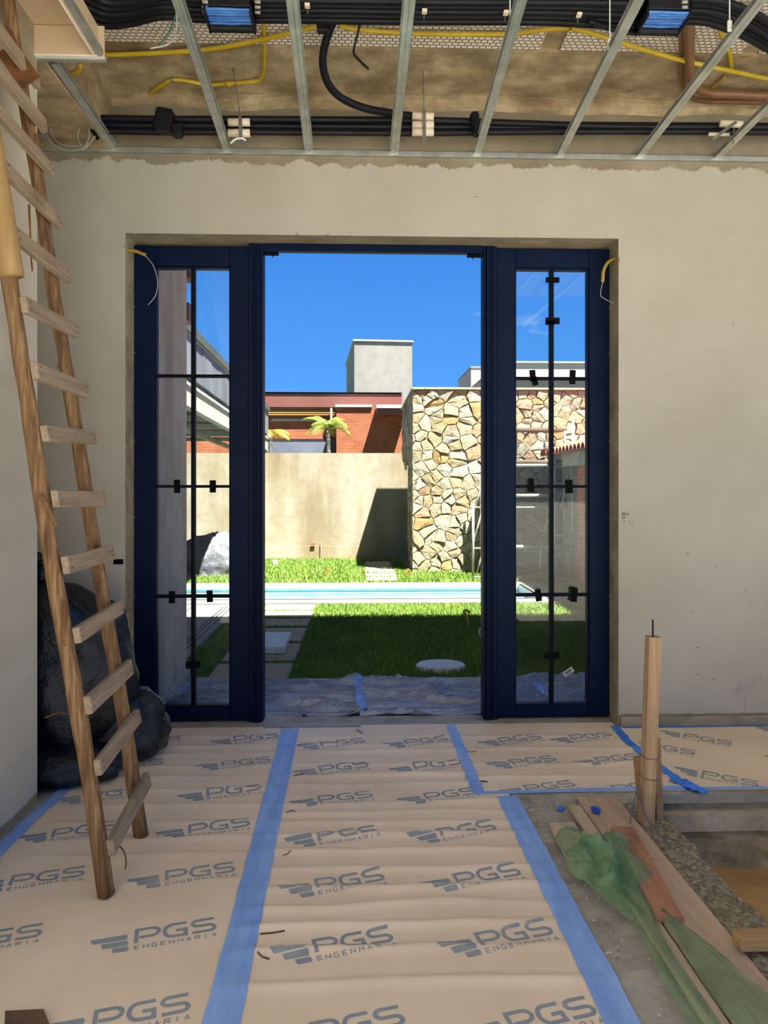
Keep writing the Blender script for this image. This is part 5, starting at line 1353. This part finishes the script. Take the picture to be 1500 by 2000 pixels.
def stone_mesh(poly, r, gap=0.0035, depth=0.032):
    cx = sum(p[0] for p in poly) / len(poly); cy = sum(p[1] for p in poly) / len(poly)
    ring = []
    for a, b_ in zip(poly, poly[1:] + poly[:1]):       # mid points break up straight edges
        ring.append(a)
        if math.hypot(b_[0] - a[0], b_[1] - a[1]) > 0.10:
            mx_, my_ = (a[0] + b_[0]) / 2, (a[1] + b_[1]) / 2; ring.append((mx_ + (cx - mx_) * r.uniform(0, 0.08), my_ + (cy - my_) * r.uniform(0, 0.08)))
    def inset(d):
        out = []
        for x, y in ring:
            L = math.hypot(x - cx, y - cy) or 1; k = max(0.3, 1 - d / L * 1.25); out.append((cx + (x - cx) * k, cy + (y - cy) * k))
        return out
    tx, ty = r.uniform(-0.10, 0.10), r.uniform(-0.10, 0.10); dd = depth * r.uniform(0.6, 1.25)
    A_, B_, C_ = inset(gap), inset(gap * 1.2), inset(gap + 0.006)
    n = len(ring); vs = [(x, y, 0) for x, y in A_] + [(x, y, dd * 0.62) for x, y in B_]
    vs += [(x, y, dd + tx * (x - cx) + ty * (y - cy) + r.uniform(-0.006, 0.006)) for x, y in C_] + [(cx, cy, dd + 0.006)]
    fs = []
    for k in range(2): fs += [(k * n + i, k * n + (i + 1) % n, (k + 1) * n + (i + 1) % n, (k + 1) * n + i) for i in range(n)]
    fs += [(2 * n + i, 2 * n + (i + 1) % n, 3 * n) for i in range(n)]
    return vs, fs
rs_ = random.Random(5)
wts = [0.38, 0.24, 0.18, 0.08, 0.04, 0.08]
for poly in vor_cells(3.2, SZ1 - 0.035 - SZ0, 0.205, 0.160, 3):
    vs, fs = stone_mesh(poly, rs_)
    MB().add([(SX0 + x, SY - z, SZ0 + y) for x, y, z in vs], fs).build('cladding_stone', rs_.choices(STONES, wts)[0], sb)
m = MB()
for poly in vor_cells(SYB - SY, SZ1 - 0.035 - SZ0, 0.26, 0.20, 8):
    vs, fs = stone_mesh(poly, rs_); mi = rs_.choices(range(6), wts)[0]
    cy_ = sum(p[0] for p in poly) / len(poly); cz_ = sum(p[1] for p in poly) / len(poly) + SZ0
    off = 0.12 if (cz_ < DZ and cy_ + SY > 13.15) else 0.0
    m.add([(SX0 + 0.05 + off - z, SYB - (SYB - SY) + x, SZ0 + y) for x, y, z in vs], [tuple(reversed(f)) for f in fs], mi)
o = m.build('side_cladding', STONES, sb); o['kind'] = 'stuff'

# ================================================================== BRICK OUTBUILDING WITH TILES
bh = thing('brick_outbuilding', (4.0, 10, GND), 'brick outbuilding with a terracotta tile edge at the right of the garden', 'building')
BX = 3.33
MB().box(BX, BX + 3, 7.6, 10.95, GND - 0.1, 1.80).build('brick_wall', 'near_brick', bh)
MB().bbox(BX - 0.06, BX + 3, 7.5, 12.5, 1.80, 2.02, 0.006).build('ring_beam', 'concrete_beam', bh)
MB().box(BX + 0.2, BX + 3, 10.95, 12.45, GND - 0.1, 1.80).build('back_wall', 'concrete_beam', bh)
m = MB().add([(BX - 0.18, 7.4, 2.04), (BX - 0.18, 12.5, 2.04), (BX + 3, 12.5, 3.0), (BX + 3, 7.4, 3.0), (BX - 0.18, 7.4, 2.0), (BX - 0.18, 12.5, 2.0), (BX + 3, 12.5, 2.96), (BX + 3, 7.4, 2.96)],
             [(3, 2, 1, 0), (4, 5, 6, 7), (0, 1, 5, 4), (1, 2, 6, 5), (2, 3, 7, 6), (3, 0, 4, 7)]); m.build('roof', 'terracotta', bh)
tm = None; sl = math.atan2(0.96, 3.18)
for k in range(26):
    if tm is None:
        mb = MB(); n = 8; vs = []
        for t in (0, 0.42):
            for ring_r in (0.085, 0.070):
                vs += [(t * math.cos(sl) , ring_r * math.cos(math.pi * i / n), t * math.sin(sl) + ring_r * math.sin(math.pi * i / n)) for i in range(n + 1)]
        q = n + 1; fs = []
        for i in range(n):
            fs += [(i, i + 1, 2 * q + i + 1, 2 * q + i), (q + i + 1, q + i, 3 * q + i, 3 * q + i + 1), (i + 1, i, q + i, q + i + 1)]
        o = mb.add(vs, fs).build('roof_tile', 'terracotta', bh, smooth=False); tm = o.data
    else: o = link('roof_tile', tm, bh)
    o.location = (BX - 0.22, 7.5 + k * 0.19, 2.02)
m = MB(); n = 28; c = Vector((BX - 0.02, 9.9, Z(978, 9.9)))
prt = [(0.24, 0.0, -0.03), (0.24, 0.0, 0.0), (0.19, 0.0, 0.0)]
vs = [(c.x + 0.02 + (-0.05 if k_ else 0.02), c.y + rr * 1.0 * math.cos(6.2832 * i / n), c.z + rr * math.sin(6.2832 * i / n)) for k_, rr in ((0, 0.24), (1, 0.24), (1, 0.185), (0, 0.185)) for i in range(n)]
fs = [(k * n + i, k * n + (i + 1) % n, ((k + 1) % 4) * n + (i + 1) % n, ((k + 1) % 4) * n + i) for k in range(4) for i in range(n)]
pf = m.add(vs, fs).build('porthole_frame', 'white_paint', bh)
vs = [(c.x + 0.01, c.y + 0.19 * math.cos(6.2832 * i / n), c.z + 0.19 * math.sin(6.2832 * i / n)) for i in range(n)]
MB().add(vs, [tuple(range(n))]).build('porthole_glass', 'grey_glass', pf)

# ================================================================== SCAFFOLD
sc = thing('scaffold', (X(1040, 11.7), 11.7, GND), 'tubular scaffold with plank decks standing before the stone wall', 'scaffold')
def tub(a, b_, y=11.6, r=0.02, y2=None, name='tube', mat='scaffold_tube'):
    MB().tube([aty(a[0], a[1], y), aty(b_[0], b_[1], y2 or y)], r, 8).build(name, mat, sc, smooth=True)
for px, a, b_ in ((1119, 1142, 816), (1083, 1142, 880), (1056, 1127, 1068), (924, 1130, 985), (1000, 1142, 840)): tub((px, a), (px, b_))
for px, a, b_ in ((1103, 1130, 835), (1008, 1128, 838), (940, 1125, 930)): tub((px, a), (px, b_), 12.3)
for a, b_, py, r in ((924, 1119, 1127, 0.016), (1080, 1119, 1046, 0.016), (1000, 1056, 1068, 0.030), (924, 1119, 991, 0.014), (1000, 1092, 968, 0.026), (1000, 1112, 909, 0.026), (1056, 1119, 1068, 0.012), (924, 1000, 1071, 0.016)): tub((a, py), (b_, py), 11.6, r)
tub((1118, 882), (1096, 990), 11.6, 0.012); tub((1112, 930), (1060, 1040), 11.65, 0.010); tub((948, 925), (922, 1010), 11.62, 0.014); tub((945, 985), (924, 1062), 11.62, 0.014); tub((948, 1062), (928, 1128), 11.62, 0.014)
tub((1119, 1127), (1103, 1120), 11.6, 0.014, 12.3); tub((1083, 991), (1090, 985), 11.6, 0.014, 12.3)
def deck(pa, pb_, py, y0_, y1_, mat='scaffold_wood', t=0.045):
    a = aty(pa, py, y0_); b_ = aty(pb_, py, y0_); n = max(1, int((y1_ - y0_) / 0.24)); w = (y1_ - y0_) / n
    for k in range(n): MB().bbox(a.x, b_.x, y0_ + k * w, y0_ + (k + 1) * w - 0.012, a.z - t / 2, a.z + t / 2, 0.004).build('deck_board', mat, sc)
deck(985, 1108, 838, 11.9, 12.4)
deck(985, 1112, 901, 11.6, 12.45)
deck(1015, 1108, 985, 12.1, 12.4)
# bags of mortar on the deck
# ================================================================== NEIGHBOUR HOUSE AND TOWERS BEHIND THE WALL
NY = 23.0
nh = thing('neighbour_house', (X(640, NY), NY, 0), 'brick house with brown roof fascia and wooden soffit behind the garden wall', 'house')
def fb(pa, pb_, ta, tb, y0_, y1_, name, mat, zlow=None):
    a, b_ = aty(pa, ta, y0_), aty(pb_, tb, y0_)
    return MB().box(a.x, b_.x, y0_, y1_, b_.z if zlow is None else zlow, a.z).build(name, mat, nh)
fb(180, 785, 767, 796, 22.98, 26.0, 'roof_fascia', 'brown_fascia')
fb(180, 786, 764, 767, 22.94, 26.0, 'roof_edge', 'dark_window')
for k in range(4):
    fb(180, 657, 796 + k * 3.8, 799.4 + k * 3.8, 23.02, 23.2, 'soffit_board', 'wood_soffit')
fb(180, 657, 811, 818, 23.3, 26.0, 'recess_band', 'wood_soffit')
fb(180, 657, 817, 900, 23.16, 26.0, 'rear_wall', 'far_brick', -0.3)
fb(530, 637, 818, 822.5, 23.10, 23.16, 'lintel_strip', 'white_paint')
wn = fb(500, 656, 857, 900, 23.10, 23.16, 'window', 'dark_window', 1.0)
fb(520, 636, 863, 900, 23.06, 23.10, 'pane', 'grey_glass', 1.05)
fb(657, 786, 795, 900, 22.3, 26, 'front_volume', 'far_brick', -0.3)
fb(655, 727, 790, 795, 22.24, 26, 'volume_cap', 'white_paint')
fb(645, 649, 797, 826, 22.9, 22.96, 'downpipe', 'white_dull')
# small canopy over the brick volume
NY = 22.3; a = aty(735, 790, 21.4); b_ = aty(795, 797, 21.4)
MB().box(a.x, b_.x, 21.4, NY, b_.z, a.z).build('canopy_top', 'white_paint', nh)
MB().box(a.x + 0.03, b_.x, 21.45, NY, b_.z - 0.16, b_.z).build('canopy_soffit', 'brown_fascia', nh)
c = aty(754, 812, 21.9); MB().tube([c, c + Vector((0, 0, 0.06))], 0.03, 8).build('spot_lamp', 'dark_window', nh)
# white tower, slightly turned
tw = thing('white_tower', (X(750, 27), 27, 0), 'plain white water tower block rising behind the brick house', 'tower')
def rbox(name, cx, cy, x0_, x1_, y0_, y1_, z0_, z1_, deg, mat, par):
    m = MB().box(x0_, x1_, y0_, y1_, z0_, z1_); a = math.radians(deg)
    m.v = [(cx + x * math.cos(a) - y * math.sin(a), cy + x * math.sin(a) + y * math.cos(a), z) for x, y, z in m.v]; return m.build(name, mat, par)
xa, xb = X(692, 27), X(806, 27); wt = xb - xa
rbox('shaft', xa, 27, 0, wt, 0, 5.6, 0, Z(666, 27, 692), 4.2, 'tower', tw)
rbox('coping', xa, 27, -0.05, wt + 0.05, -0.05, 5.65, Z(666, 27, 692), Z(663, 27, 692), 4.2, 'white_paint', tw)
g1 = thing('grey_house', (X(1080, 19), 19, 0), 'pale grey flat roofed house behind the stone block', 'house')
yg = 19.0; xg = X(975, yg)
MB().box(xg, xg + 9, yg, yg + 6, 0, Z(740, yg)).build('walls', 'grey_wall', g1)
MB().box(xg - 0.02, xg + 9, yg - 0.35, yg + 6, Z(740, yg), Z(712, yg)).build('parapet', 'white_dull', g1)
MB().box(xg - 0.05, xg + 9, yg - 0.40, yg + 6, Z(712, yg), Z(709, yg)).build('parapet_cap', 'white_paint', g1)
g2 = thing('white_house', (X(940, 26), 26, 0), 'corner of a white house with grey side behind the stone block', 'house')
MB().box(X(920, 26), X(920, 26) + 5, 26, 29.4, 0, Z(717, 26)).build('walls', 'white_paint', g2)
MB().box(X(920, 26) - 0.03, X(920, 26) + 5, 25.97, 29.43, Z(717, 26), Z(715, 26)).build('parapet_cap', 'grey_wall', g2)

# palms behind the wall
def palm(px, y, ztop, label, mat, nf, L, seed):
    r = random.Random(seed); x = X(px, y); e = thing('palm', (x, y, -0.2), label, 'palm', 'palms behind the garden wall')
    pts = [(x, y, -0.2), (x + 0.02, y, ztop * 0.5), (x, y, ztop)]; MB().tube(catmull(pts, 5), [0.06] * 5 + [0.05] * 5 + [0.04], 8).build('trunk', 'trunk', e, smooth=True)
    for k in range(nf):
        an = 6.2832 * k / nf + r.uniform(-0.3, 0.3); el = r.uniform(0.5, 1.25); ll = L * r.uniform(0.8, 1.15); n = 20; m = MB(); path = []
        p = Vector((x, y, ztop)); d = Vector((math.cos(an) * math.cos(el), math.sin(an) * math.cos(el), math.sin(el)))
        for i in range(n + 1):
            path.append(p.copy()); p = p + d * (ll / n); d.z -= 0.088; d.normalize()
        m.tube(path, [0.012 * (1 - i / (n + 2)) for i in range(n + 1)], 5)
        for i in range(2, n + 1):
            t = (path[min(i + 1, n)] - path[i - 1]).normalized(); s = t.cross(Vector((0, 0, 1))).normalized()
            lf = 0.36 * L / 0.8 * math.sin(math.pi * (0.15 + 0.8 * i / (n + 1)))
            for sg in (-1, 1):
                b0 = path[i]; tip = b0 + s * sg * lf * 0.8 + t * lf * 0.55 + Vector((0, 0, -0.35 * lf)); w = 0.011
                m.add([b0 - t * w, b0 + t * w, tip], [(0, 1, 2)])
        m.build('frond', mat, e)
palm(641, 19.0, Z(838, 19), 'green feathery palm standing before the brick house', 'frond', 15, 0.72, 4)
palm(528, 18.2, Z(848, 18.2), 'yellowish palm beside the end of the canopy', 'frond_yellow', 13, 0.62, 9)
